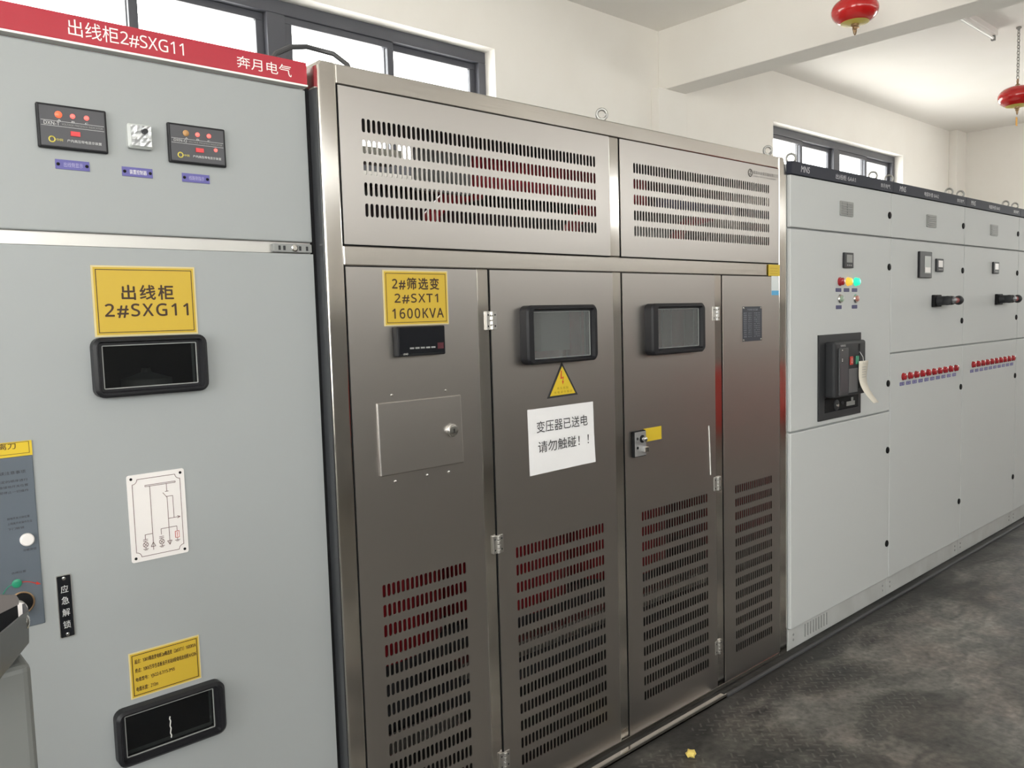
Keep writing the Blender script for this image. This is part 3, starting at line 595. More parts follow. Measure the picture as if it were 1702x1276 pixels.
# ------------------------------------------------------------------ stainless steel transformer enclosure
def build_enclosure():
    F = 1.857; FR = F + 0.004; X0, X1 = 1.042, 3.300; D = 3.35
    r = thing('transformer_enclosure', 'wide brushed stainless steel enclosure with slotted panels between the grey cabinets', 'enclosure', ((X0 + X1) / 2, 2.6, 0))
    def frame(name, x0, x1, z0, z1, m, y0=FR, y1=FR + 0.05, bev=0.004):
        b = B(); b.box(x0, x1, y0, y1, z0, z1); return obj(name, b, m, r, bevel=bev)
    # frame members
    b = B(); b.prism([(X0, 0), (1.094, 0), (1.094, 2.213), (X0 + 0.006, 2.213), (X0, 2.200)], F + 0.001, F + 0.075); obj('corner_post', b, M['steel_post'], r, bevel=0.005, segs=3)
    b = B(); b.prism([(3.236, 0), (X1, 0), (X1, 2.150), (3.275, 2.213), (3.236, 2.213)], F + 0.001, F + 0.075); obj('corner_post', b, M['steel_post'], r, bevel=0.005, segs=3)
    frame('top_rail', 1.094, 3.236, 2.161, 2.213, M['steel_rail']); frame('middle_rail', 1.094, 3.236, 1.703, 1.756, M['steel_rail']); frame('bottom_rail', 1.094, 3.236, 0.0, 0.0225, M['steel_rail'])
    frame('upper_mullion', 2.1355, 2.188, 1.756, 2.161, M['steel_post'])
    for (a, c) in ((1.537, 1.583), (2.143, 2.190), (2.750, 2.801)): frame('mullion', a, c, 0.0225, 1.703, M['steel_post'])
    b = B(); b.box(X0 - 0.003, X0 - 0.0002, F + 0.006, F + 0.09, 0, 2.145); obj('side_strip', b, mat('dark_side_strip', (0.045, 0.047, 0.052), 0.22), r, 'dark strip along the left side', bevel=0.001)
    # shell
    b = B(); b.box(X0 + 0.002, X0 + 0.004, F + 0.075, D, 0, 2.20); obj('side_panel', b, M['steel_rail'], r); b = B(); b.box(X1 - 0.004, X1 - 0.002, F + 0.075, D, 0, 2.20); obj('side_panel', b, M['steel_rail'], r)
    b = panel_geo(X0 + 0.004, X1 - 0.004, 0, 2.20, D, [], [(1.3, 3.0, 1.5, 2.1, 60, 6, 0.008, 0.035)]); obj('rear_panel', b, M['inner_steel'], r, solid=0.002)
    b = B(); b.box(X0 + 0.004, X1 - 0.004, F + 0.08, 2.45, 2.196, 2.20); b.box(X0 + 0.004, X1 - 0.004, 3.15, D, 2.196, 2.20); b.box(X0 + 0.004, 1.25, 2.45, 3.15, 2.196, 2.20); b.box(2.3, X1 - 0.004, 2.45, 3.15, 2.196, 2.20); obj('roof', b, M['inner_steel'], r)  # unseen roof, opening added to let window light reach the coils
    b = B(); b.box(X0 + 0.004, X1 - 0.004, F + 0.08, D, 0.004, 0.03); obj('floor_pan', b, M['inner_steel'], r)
    g = 0.0025; a, h = 0.0051, 0.0178
    UZ = (1.8215, 2.0945)                      # five rows of slots
    LZ = (0.1168, 0.8502)                      # thirteen rows
    panels = []; b = panel_geo(1.094 + g, 2.1355 - g, 1.756 + g, 2.161 - g, F, [], [(1.1605, 2.066, *UZ, 57, 5, a, h)]); panels.append(obj('vent_panel', b, M['steel'], r, solid=0.0028))
    b = panel_geo(2.188 + g, 3.236 - g, 1.756 + g, 2.161 - g, F, [], [(2.258, 3.155, *UZ, 57, 5, a, h)]); panels.append(obj('vent_panel', b, M['steel'], r, solid=0.0028))
    b = panel_geo(1.094 + g, 1.537 - g, 0.0225 + g, 1.703 - g, F, [(1.18, 1.45, 1.15, 1.33)], [(1.164, 1.460, *LZ, 19, 13, a, h)]); panels.append(obj('fixed_panel', b, M['steel'], r, solid=0.0028))
    W2 = (1.738, 1.996, 1.425, 1.573); W3 = (2.353, 2.608, 1.430, 1.573)
    b = panel_geo(1.583 + g, 2.143 - g, 0.0225 + g, 1.703 - g, F, [W2], [(1.656, 2.072, *LZ, 26, 13, a, h)]); panels.append(obj('door', b, M['steel'], r, solid=0.0028))
    b = panel_geo(2.190 + g, 2.750 - g, 0.0225 + g, 1.703 - g, F, [W3], [(2.275, 2.689, *LZ, 26, 13, a, h)]); panels.append(obj('door', b, M['steel'], r, solid=0.0028))
    b = panel_geo(2.801 + g, 3.236 - g, 0.0225 + g, 1.703 - g, F, [], [(2.882, 3.172, *LZ, 18, 13, a, h)]); panels.append(obj('fixed_panel', b, M['steel'], r, solid=0.0028))
    for o_, (px0, px1, pz0, pz1) in zip(panels, ((1.094, 2.1355, 1.756, 2.161), (2.188, 3.236, 1.756, 2.161), (1.094, 1.537, 0.0225, 1.703), (1.583, 2.143, 0.0225, 1.703), (2.190, 2.750, 0.0225, 1.703), (2.801, 3.236, 0.0225, 1.703))):
        q = B(); outline(q, px0 - 0.006, px1 + 0.006, pz0 - 0.006, pz1 + 0.006, 0.022, F + 0.030, F + 0.034); outline(q, px0, px1, pz0, pz1, 0.010, F + 0.004, F + 0.031); obj('dark_gap_ring', q, M['black'], o_)  # black rings put in so the gaps around the panels read dark
    window_bezel(r, 1.701, 2.024, 1.409, 1.593, *W2, F, 0.036, M['view_glass'])
    window_bezel(r, 2.310, 2.637, 1.407, 1.593, *W3, F, 0.036, M['view_glass'])
    # small access door of the left panel
    b = B(); b.add([(x, y, z) for z, yf in ((1.1385, F - 0.009), (1.338, F - 0.004)) for y in (yf, F + 0.016) for x in (1.171, 1.458)], [(0, 2, 3, 1), (4, 5, 7, 6), (0, 1, 5, 4), (2, 6, 7, 3), (0, 4, 6, 2), (1, 3, 7, 5)]); ac = obj('access_door', b, M['steel'], r, 'small square access door', bevel=0.003)
    q = B(); q.lathe((1.417, F - 0.006, 1.238), (0, -1, 0), [(0, 0.019), (0.006, 0.019), (0.008, 0.016), (0.012, 0.0155), (0.013, 0.010)], 28); lk = obj('cam_lock', q, M['chrome'], ac, 'round chrome lock', smooth=True)
    q = B(); q.box(1.4155, 1.4185, F - 0.0195, F - 0.0185, 1.232, 1.244); obj('keyhole', q, M['black'], ac)
    for (xx, z_) in ((1.222, 1.356), (1.405, 1.354), (1.222, 1.118), (1.33, 1.119), (1.407, 1.117)):
        q = B(); q.lathe((xx, F, z_), (0, -1, 0), [(0, 0.004), (0.0012, 0.0038), (0.002, 0.0012)], 10); obj('stud', q, M['chrome'], r)
    # temperature controller
    b = B(); b.box(1.232, 1.395, F - 0.022, F, 1.4595, 1.5410); tc = obj('temperature_controller', b, M['dark_plastic'], r, 'black display unit under the yellow sign', bevel=0.004)
    q = B(); q.box(1.241, 1.391, F - 0.0226, F - 0.022, 1.466, 1.538); obj('display', q, M['black_gloss'], tc)
    q = B()
    for k in range(5): q.box(1.272 + 0.018 * k, 1.286 + 0.018 * k, F - 0.0229, F - 0.0226, 1.479, 1.4835)
    obj('button_row', q, M['mid_grey'], tc)
    q = B(); q.box(1.366, 1.387, F - 0.0229, F - 0.0226, 1.476, 1.493); obj('red_mark', q, mat('dim_red_print', (0.075, 0.012, 0.02), 0.4), tc)
    lettering(tc, [('LEAD', 1.250, 1.265, 1.4635, 1.4685, F - 0.0229)], M['white'])
    # lock of the right door
    b = B(); b.box(2.226, 2.294, F - 0.012, F, 1.046, 1.140); lo = obj('door_lock', b, M['black'], r, 'grey faced swing lock', bevel=0.003)
    b = B(); b.box(2.230, 2.292, F - 0.0135, F - 0.012, 1.049, 1.137); obj('lock_face', b, mat('lock_face_silver', (0.45, 0.45, 0.46), 0.35, 0.7), lo, bevel=0.001)
    q = B(); q.lathe((2.270, F - 0.0135, 1.110), (0, -1, 0), [(0, 0.014), (0.002, 0.014), (0.003, 0.011)], 20); obj('lock_ring', q, M['black'], lo)
    q = B(); q.lathe((2.270, F - 0.0155, 1.110), (0, -1, 0), [(0, 0.0085), (0.016, 0.0085), (0.018, 0.006)], 20); obj('lock_knob', q, M['chrome'], lo, smooth=True)
    q = B(); q.prism(rrect(2.266, 2.287, 1.062, 1.082, 0.003), F - 0.030, F - 0.0135); obj('swing_lever', q, M['chrome'], lo, bevel=0.002)
    for z_, m in ((1.113, M['charcoal']), (1.080, M['black'])):
        q = B(); q.lathe((2.244, F - 0.0135, z_), (0, -1, 0), [(0, 0.005), (0.0015, 0.005)], 14); obj('mark', q, m, lo)
    # hinges
    def hinge(xa, xb, zc, hz=0.028):
        xm = (xa + xb) / 2
        b = B(); b.box(xa, xm - 0.004, F - 0.003, F + 0.004, zc - hz, zc + hz); b.box(xm + 0.004, xb, F - 0.003, F + 0.004, zc - hz, zc + hz)
        for k in range(4): b.cyl((xm, F - 0.004, zc - hz + k * hz / 2 + 0.001), (0, 0, 1), 0.0062, hz / 2 - 0.002, 12)
        h_ = obj('hinge', b, M['zinc'], r, bevel=0.001)
        q = B()
        for sx in (xa + 0.007, xb - 0.007):
            for sz in (-0.6, 0.6): q.lathe((sx, F - 0.003, zc + sz * hz), (0, -1, 0), [(0, 0.003), (0.001, 0.002)], 8)
        obj('screw', q, M['charcoal'], h_)
    for z_ in (1.550, 0.866, 0.175): hinge(1.5655, 1.606, z_)
    for z_ in (1.550, 0.868, 0.190): hinge(2.732, 2.778, z_)
    # rating plate
    b = B(); b.box(2.946, 3.091, F - 0.0015, F, 1.431, 1.575); rp_ = obj('rating_plate', b, M['plate_dark'], r, 'dark rating plate full of small print')
    for xx in (2.952, 3.085):
        for z_ in (1.437, 1.569):
            q = B(); q.lathe((xx, F - 0.0015, z_), (0, -1, 0), [(0, 0.005), (0.002, 0.004)], 12); obj('rivet', q, M['chrome'], rp_)
    ls = [('干式电力变压器', 2.980, 3.058, 1.558, 1.5665, F - 0.0018)]
    rows = ('型号', '容量', '频率', '相数', '电压', '电流', '阻抗', '联结组', '绝缘', '温升', '冷却', '重量')
    for k, s in enumerate(rows):
        z_ = 1.545 - k * 0.0088
        ls.append((s, 2.952, 2.974, z_, z_ + 0.006, F - 0.0018)); ls.append((('1600 kVA', '50 Hz', '10000 V', '400 V', 'Dyn11', '6.0 %')[k % 6], 2.985, 3.012, z_, z_ + 0.0055, F - 0.0018)); ls.append((('标准代号', '产品代号', '出厂序号')[k % 3], 3.030, 3.075, z_, z_ + 0.0055, F - 0.0018))
    lettering(rp_, ls, M['plate_print'])
    # maker's mark on the upper right panel
    q = B(); q.ring((3.008, F - 0.0008, 2.122), (0, 1, 0), 0.0145, 0.0022, 24, 4); q.tube([(3.002, F - 0.0008, 2.129), (3.014, F - 0.0008, 2.129), (3.003, F - 0.0008, 2.116), (3.014, F - 0.0008, 2.116)], 0.0018, 4)
    write(q, '南京大全变压器有限公司', 3.030, 3.222, 2.120, 2.134, F - 0.0008); write(q, 'NANJING DAQUAN TRANSFORMER', 3.030, 3.205, 2.108, 2.114, F - 0.0008)
    obj('maker_mark', q, mat('grey_print', (0.16, 0.15, 0.14), 0.5), r, 'round mark and small grey writing')
    q = B(); q.tube([(2.700, F - 0.001, 1.109), (2.704, F - 0.001, 1.03), (2.709, F - 0.001, 0.911)], 0.0022, 6); obj('white_strip', q, M['chalk'], r, 'thin upright white strip')
    # lifting eyes
    for xx in (2.134, 3.195):
        q = B(); q.cyl((xx, F + 0.03, 2.213), (0, 0, 1), 0.014, 0.006); q.cyl((xx, F + 0.03, 2.213), (0, 0, 1), 0.006, 0.012); q.ring((xx, F + 0.03, 2.238), (0.6, 0.8, 0), 0.017, 0.0055, 24, 8); obj('lifting_eye', q, M['eye_steel'], r, smooth=True)
build_enclosure()

# floor angle along the base
b = B(); b.box(0.9, 2.735, 1.805, 1.835, 0.0, 0.010); b.box(0.9, 2.735, 1.805, 1.810, 0.0, 0.018); struct(obj('trim_4', b, M['steel_rail'], bevel=0.003))
b = B(); b.box(2.74, 7.4, 1.803, 1.818, 0.0, 0.010); struct(obj('trim_5', b, M['core'], bevel=0.002))

FE = 1.857
sign('yellow sign reading 2#筛选变 2#SXT1 1600KVA on the steel panel', 1.2075, 1.4245, 1.5435, 1.694, FE,
     [('2#筛选变', 1.236, 1.393, 1.642, 1.674), ('2#SXT1', 1.242, 1.388, 1.604, 1.630), ('1600KVA', 1.233, 1.406, 1.563, 1.590)])

# warning triangle
def triangle():
    r = thing('warning_sign', 'yellow triangular high voltage warning sign with red lightning arrow under the door window', 'sign', (1.882, FE, 1.294))
    A, Bq, C = (1.8815, 1.4075), (1.811, 1.2945), (1.953, 1.2965)
    b = B(); b.prism([A, Bq, C], FE - 0.0015, FE); obj('board', b, M['ink'], r, 'black border')
    cx, cz = 1.882, 1.3325; k = 0.83
    b = B(); b.prism([(cx + (p[0] - cx) * k, cz + (p[1] - cz) * k) for p in (A, Bq, C)], FE - 0.0019, FE - 0.0015); obj('face', b, M['tape_yellow'], r)
    b = B(); b.prism([(1.879, 1.381), (1.8775, 1.358), (1.8875, 1.361), (1.8845, 1.346), (1.8875, 1.346), (1.8825, 1.335), (1.8795, 1.347), (1.8825, 1.347), (1.8835, 1.356), (1.8725, 1.3535), (1.8755, 1.381)][::-1], FE - 0.0023, FE - 0.0019); obj('lightning_arrow', b, M['red_ink'], r, 'red arrow')
    lettering(r, [('高 压 危 险', 1.856, 1.908, 1.320, 1.328, FE - 0.0022), ('有 电 请 勿 靠 近', 1.842, 1.926, 1.307, 1.315, FE - 0.0022)], mat('olive_print', (0.30, 0.20, 0.01), 0.5))
triangle()

# paper notice
def paper():
    r = thing('paper_notice', 'white paper notice 变压器已送电 请勿触碰 taped to the steel door', 'notice', (1.875, FE, 1.056))
    nx, nz = 14, 10; b = B(); v = []
    x0, x1, z0, z1 = 1.7215, 2.0265, 1.0555, 1.2665
    for j in range(nz + 1):
        for i in range(nx + 1):
            u, t = i / nx, j / nz
            lift = 0.0016 + 0.006 * max(0, u - 0.75) * 4 * max(0, 0.45 - t) + 0.0012 * math.sin(u * 9) * math.sin(t * 5) * (1 - t)
            v.append((x0 + (x1 - x0) * u + 0.004 * (1 - t), FE - max(lift, 0.0008), z0 + (z1 - z0) * t + 0.004 * u * (1 - t)))
    b.add(v, [(j * (nx + 1) + i, j * (nx + 1) + i + 1, (j + 1) * (nx + 1) + i + 1, (j + 1) * (nx + 1) + i) for j in range(nz) for i in range(nx)])
    obj('sheet', b, M['paper'], r, smooth=True)
    lettering(r, [('变压器已送电', 1.759, 1.996, 1.189, 1.226, FE - 0.0034), ('请勿触碰！！', 1.763, 2.000, 1.124, 1.161, FE - 0.0034)], M['ink'])
paper()

def sticker(name, label, x0, x1, z0, z1, y, m):
    b = B(); b.box(x0, x1, y - 0.0008, y, z0, z1); return tag(obj(name, b, m), label, 'sticker')
o = sticker('yellow_sticker', 'blank bright yellow sticker beside the lock of the steel door', 2.2945, 2.398, 1.0935, 1.142, FE, M['tape_yellow'])
def seal_stickers():
    r = thing('seal_sticker', 'small yellow sticker on the top right corner of the lower steel panel', 'sticker', (3.19, FE, 1.703))
    b = B(); b.box(3.146, 3.2375, FE - 0.0008, FE, 1.7035, 1.752); obj('label_sheet', b, M['tape_yellow'], r)
    b = B()
    for k in range(3): b.box(3.160, 3.222, FE - 0.001, FE - 0.0008, 1.713 + k * 0.011, 1.7145 + k * 0.011)
    obj('printed_line', b, mat('ochre_print', (0.45, 0.26, 0.01), 0.5), r)
    r = thing('asset_sticker', 'small white sticker with a blue foot below the yellow corner sticker', 'sticker', (3.2, FE, 1.621))
    b = B(); b.box(3.170, 3.2285, FE - 0.0008, FE, 1.6215, 1.703); obj('label_sheet', b, M['sticker_white'], r)
    b = B(); b.box(3.170, 3.2285, FE - 0.001, FE - 0.0008, 1.6215, 1.641); obj('blue_band', b, M['sky_blue'], r, 'blue band')
seal_stickers()

# ------------------------------------------------------------------ transformer inside the enclosure
def build_transformer():
    r = thing('dry_transformer', 'dry transformer with red coils seen through the slots of the steel enclosure', 'transformer', (2.17, 2.62, 0.03))
    Y = 2.60
    for x in (1.50, 2.17, 2.84):
        b = B(); b.lathe((x, Y, 0.39), (0, 0, 1), [(0, 0.20), (0, 0.315), (0.02, 0.33), (1.30, 0.33), (1.32, 0.315), (1.32, 0.20)], 40); c = obj('coil', b, M['coil_red'], r, smooth=True)
        b = B()
        for z_ in (0.75, 0.95, 1.15): b.box(x - 0.05, x + 0.05, Y - 0.37, Y - 0.327, z_ - 0.03, z_ + 0.03)
        obj('tap_block', b, M['coil_red'], c)
    b = B(); b.box(1.20, 3.14, Y - 0.13, Y + 0.13, 0.10, 0.36); b.box(1.20, 3.14, Y - 0.13, Y + 0.13, 1.75, 1.98)
    for x in (1.50, 2.17, 2.84): b.box(x - 0.12, x + 0.12, Y - 0.12, Y + 0.12, 0.36, 1.75)
    obj('core', b, M['core'], r)
    b = B(); b.box(1.70, 3.19, 2.20, 2.26, 0.285, 0.345); b.box(1.15, 1.75, 2.28, 2.34, 0.07, 0.12); obj('clamp_beam', b, M['zinc'], r, 'bare metal clamp')
    b = B(); b.box(1.15, 3.19, Y - 0.21, Y - 0.14, 1.80, 1.92); obj('clamp_beam', b, M['core'], r)
    for x in (1.50, 2.17, 2.84):
        for s in (-0.13, 0.13):
            b = B(); b.cyl((x + s, Y - 0.22, 1.712), (0, 0, 1), 0.022, 0.085, 12); obj('support_block', b, M['insulator'], r)
    for x in (1.50, 2.17, 2.84):
        b = B(); b.tube([(x + 0.13, 2.20, 1.2), (x + 0.13, 2.20, 1.90), (x + 0.19, 2.18, 1.96), (x + 0.30, 2.14, 1.99)], 0.03, 10); obj('connection_tube', b, M['coil_red'], r, smooth=True)
    b = B(); b.box(1.72, 2.62, 2.08, 2.14, 1.975, 2.095); obj('bus_bar', b, mat('red_sleeved_bar', (0.45, 0.02, 0.035), 0.4), r)
    b = B(); b.box(1.22, 1.40, 2.02, 2.10, 2.02, 2.055); obj('terminal_block', b, M['insulator'], r)
    b = B(); b.box(1.50, 1.72, 2.09, 2.12, 1.96, 2.10); obj('terminal_block', b, M['mid_grey'], r)
    b = B(); b.box(2.75, 3.25, 2.10, 2.14, 1.985, 2.05); obj('bus_bar', b, mat('blue_sleeved_bar', (0.07, 0.07, 0.16), 0.4), r, 'dark blue sleeved bar')
    b = B(); b.box(2.45, 2.72, 2.05, 2.10, 1.84, 1.92); obj('terminal_block', b, M['mid_grey'], r)
    b = B(); b.box(1.92, 2.06, 1.99, 2.06, 1.44, 1.60); obj('terminal_block', b, M['pale_grille'], r)
    b = B(); b.box(1.25, 3.08, Y - 0.17, Y - 0.13, 0.06, 0.10); b.box(1.25, 1.40, Y - 0.3, Y + 0.3, 0.03, 0.10); b.box(2.95, 3.10, Y - 0.3, Y + 0.3, 0.03, 0.10); obj('base', b, M['core'], r)
build_transformer()

# cable loop over the gap
def cable():
    P = [(1.035, 2.16, 2.222), (1.05, 2.16, 2.26), (1.085, 2.16, 2.31), (1.13, 2.16, 2.336), (1.18, 2.16, 2.347), (1.225, 2.16, 2.345), (1.255, 2.14, 2.336), (1.275, 2.1, 2.30), (1.28, 2.08, 2.26), (1.28, 2.08, 2.222)]
    b = B(); b.tube(P, 0.0075, 8); o = obj('cable', b, M['core'], smooth=True); tag(o, 'dark cable looping over the top between red header and steel enclosure', 'cable')
cable()

# ------------------------------------------------------------------ grey low-voltage cabinets
MF = 1.845
def lamp(parent, x, z, m, y=MF, r_=0.0185, name='indicator_lamp', label=None, ht=0.024):
    q = B(); q.lathe((x, y, z), (0, -1, 0), [(0, r_), (0.004, r_), (0.0045, r_ * 0.88), (ht * 0.8, r_ * 0.86), (ht, r_ * 0.62), (ht * 1.02, 0.002)], 18)
    return obj(name, q, m, parent, label, smooth=True)
def plain_plate(parent, x, z, m, w_=0.046, h_=0.017, y=MF, s=None):
    q = B(); q.prism(rrect(x - w_ / 2, x + w_ / 2, z - h_ / 2, z + h_ / 2, 0.003, 2), y - 0.0015, y); o = obj('label_plate', q, m, parent)
    if s: lettering(o, [(s, x - w_ * 0.34, x + w_ * 0.34, z - h_ * 0.28, z + h_ * 0.28, y - 0.0018)], M['print_white'])
def meter(parent, x0, x1, z0, z1, face, name='meter'):
    b = B(); b.box(x0, x1, MF - 0.012, MF, z0, z1); o = obj(name, b, M['charcoal'], parent, bevel=0.003)
    w_, h_ = x1 - x0, z1 - z0
    q = B(); q.box(x0 + w_ * 0.22, x0 + w_ * 0.84, MF - 0.0128, MF - 0.012, z0 + h_ * 0.35, z0 + h_ * 0.86); obj('screen', q, face, o)
    q = B()
    for k in range(3): q.box(x0 + w_ * (0.24 + 0.2 * k), x0 + w_ * (0.36 + 0.2 * k), MF - 0.0135, MF - 0.012, z0 + h_ * 0.12, z0 + h_ * 0.22)
    obj('button', q, M['mid_grey'], o)
    return o
def rotary_handle(parent, xb, zb):
    b = B(); b.box(xb - 0.052, xb + 0.052, MF - 0.018, MF, zb - 0.034, zb + 0.034); o = obj('rotary_handle', b, M['black'], parent, 'black rotary switch handle pointing right', bevel=0.004)
    yh = MF - 0.075
    q = B(); q.lathe((xb - 0.005, MF - 0.018, zb), (0, -1, 0), [(0, 0.028), (0.02, 0.026), (0.075, 0.024), (0.082, 0.018)], 20); obj('shaft', q, M['charcoal'], o, smooth=True)
    q = B(); q.lathe((xb - 0.035, yh, zb), (1, 0, 0), [(0, 0.018), (0.006, 0.026), (0.075, 0.026), (0.085, 0.020), (0.092, 0.019)], 20); obj('grip', q, M['charcoal'], o, smooth=True); q = B(); q.lathe((xb + 0.115, yh, zb), (1, 0, 0), [(0, 0.016), (0.01, 0.024), (0.03, 0.027), (0.05, 0.022), (0.058, 0.008)], 20); obj('grip_knob', q, M['charcoal'], o, smooth=True)
    q = B(); q.lathe((xb + 0.057, yh, zb), (1, 0, 0), [(0, 0.017), (0.058, 0.016)], 20); obj('grip_band', q, mat('red_grip_band', (0.30, 0.05, 0.05), 0.4), o, 'dull red band', smooth=True)

def low_cabinet(x0, x1, label, kind, code, has_eyes):
    g = 0.003
    r = thing('switchgear_cabinet', label, 'cabinet', ((x0 + x1) / 2, 2.35, 0), 'grey low voltage switchgear cabinets')
    b = B(); b.box(x0 + 0.001, x1 - 0.001, MF + 0.021, 2.85, 0.0, 2.19); obj('body', b, M['grey2'], r)
    b = B(); b.box(x0 + 0.001, x1 - 0.001, MF - 0.006, MF + 0.021, 2.146, 2.2005); h = obj('header', b, M['header_navy'], r, 'dark slate header with pale writing', bevel=0.002)
    if code:
        s = (x1 - x0) / 1.02; y = MF - 0.0064
        lettering(h, [('MNS', x0 + 0.080 * s, x0 + 0.155 * s, 2.159, 2.187, y, 0, 1.0, 0.15), (code, x0 + 0.400 * s, x0 + 0.600 * s, 2.159, 2.183, y), ('奔月电气', x0 + 0.875 * s, x0 + 0.985 * s, 2.160, 2.182, y)], M['print_pale'])
    b = B(); b.box(x0 + 0.001, x1 - 0.001, MF + 0.012, MF + 0.021, 0.009, 0.104); pl = obj('plinth', b, M['plinth'], r, bevel=0.002)
    q = B()
    for xx in (x0 + 0.045, x1 - 0.045):
        for z_ in (0.045, 0.07): q.lathe((xx, MF + 0.012, z_), (0, -1, 0), [(0, 0.006), (0.002, 0.005)], 10)
    obj('bolt', q, M['mid_grey'], pl)
    zs = [(0.107, 1.006), (1.013, 1.910)] if kind == 'breaker' else [(0.107, 1.309), (1.316, 1.910)]
    zs.append((1.918, 2.143))
    for nm, (a, c) in zip(('lower_door', 'middle_door', 'upper_door'), zs):
        b = B(); b.box(x0 + g, x1 - g, MF, MF + 0.02, a, c); obj(nm, b, M['grey2'], r, bevel=0.004)
    lockz = [2.028, 1.763]
    lockz += [1.157, 0.803, 0.300] if kind == 'breaker' else [1.462, 1.060, 0.351]
    for z_ in lockz:
        q = B(); q.lathe((x1 - 0.028, MF, z_), (0, -1, 0), [(0, 0.0175), (0.004, 0.0175), (0.006, 0.014), (0.0062, 0.003)], 18); obj('door_lock', q, M['black'], r, smooth=True)
    xc = x0 + 0.517 * (x1 - x0) / 1.02 if kind == 'breaker' else x0 + 0.511 * (x1 - x0) / 1.02
    # small rectangular vent cover of the upper door
    b = B(); gx0, gx1, gz0, gz1 = xc - 0.066, xc + 0.066, 1.995, 2.063
    b.prism(rrect(gx0, gx1, gz0, gz1, 0.004, 2), MF - 0.005, MF); gr = obj('vent_cover', b, M['pale_grille'], r)
    q = B()
    for k in range(5): q.box(gx0 + 0.012, gx1 - 0.012, MF - 0.0075, MF - 0.005, gz0 + 0.009 + k * 0.0115, gz0 + 0.014 + k * 0.0115)
    if kind == 'breaker': q.box((gx0 + gx1) / 2 - 0.002, (gx0 + gx1) / 2 + 0.002, MF - 0.0085, MF - 0.005, gz0 + 0.006, gz1 - 0.006)
    obj('louvre', q, M['mid_grey'], gr)
    if has_eyes:
        for xx in has_eyes:
            q = B(); q.cyl((xx, MF + 0.06, 2.19), (0, 0, 1), 0.013, 0.018); q.ring((xx, MF + 0.06, 2.232), (0.8, 0.6, 0), 0.020, 0.0055, 22, 8); obj('lifting_eye', q, M['eye_steel'], r, smooth=True)
    return r

B1, B2, B3, B4, B5 = 3.307, 4.328, 5.347, 6.346, 7.365
c1 = low_cabinet(B1, B2, 'pale grey cabinet with dark circuit breaker and coloured lamps, right beside the steel enclosure', 'breaker', '出线柜 6AA1', (3.42, 4.24))
meter(c1, 3.788, 3.881, 1.749, 1.822, M['pale_grille'])
for x, m, l in ((3.763, M['lamp_red'], 'red lamp'), (3.844, M['lamp_amber'], 'lit amber lamp'), (3.925, M['lamp_green'], 'lit green lamp')): lamp(c1, x, 1.684, m, r_=0.021, label=l, ht=0.021)
for x in (3.749, 3.831, 3.914): plain_plate(c1, x, 1.644, M['navy'], 0.055, 0.018)
for x, m, l in ((3.763, M['green_pale'], 'green push button with chrome ring'), (3.922, M['pink_pale'], 'red push button with chrome ring')):
    q = B(); q.lathe((x, MF, 1.602), (0, -1, 0), [(0, 0.022), (0.006, 0.022), (0.010, 0.019), (0.010, 0.014)], 20); pb = obj('push_button', q, M['chrome'], c1, l, smooth=True)
    q = B(); q.lathe((x, MF - 0.008, 1.602), (0, -1, 0), [(0, 0.014), (0.008, 0.0135), (0.010, 0.010)], 18); obj('button_cap', q, m, pb, smooth=True)
for x in (3.753, 3.915): plain_plate(c1, x, 1.5625, M['navy'], 0.055, 0.018)

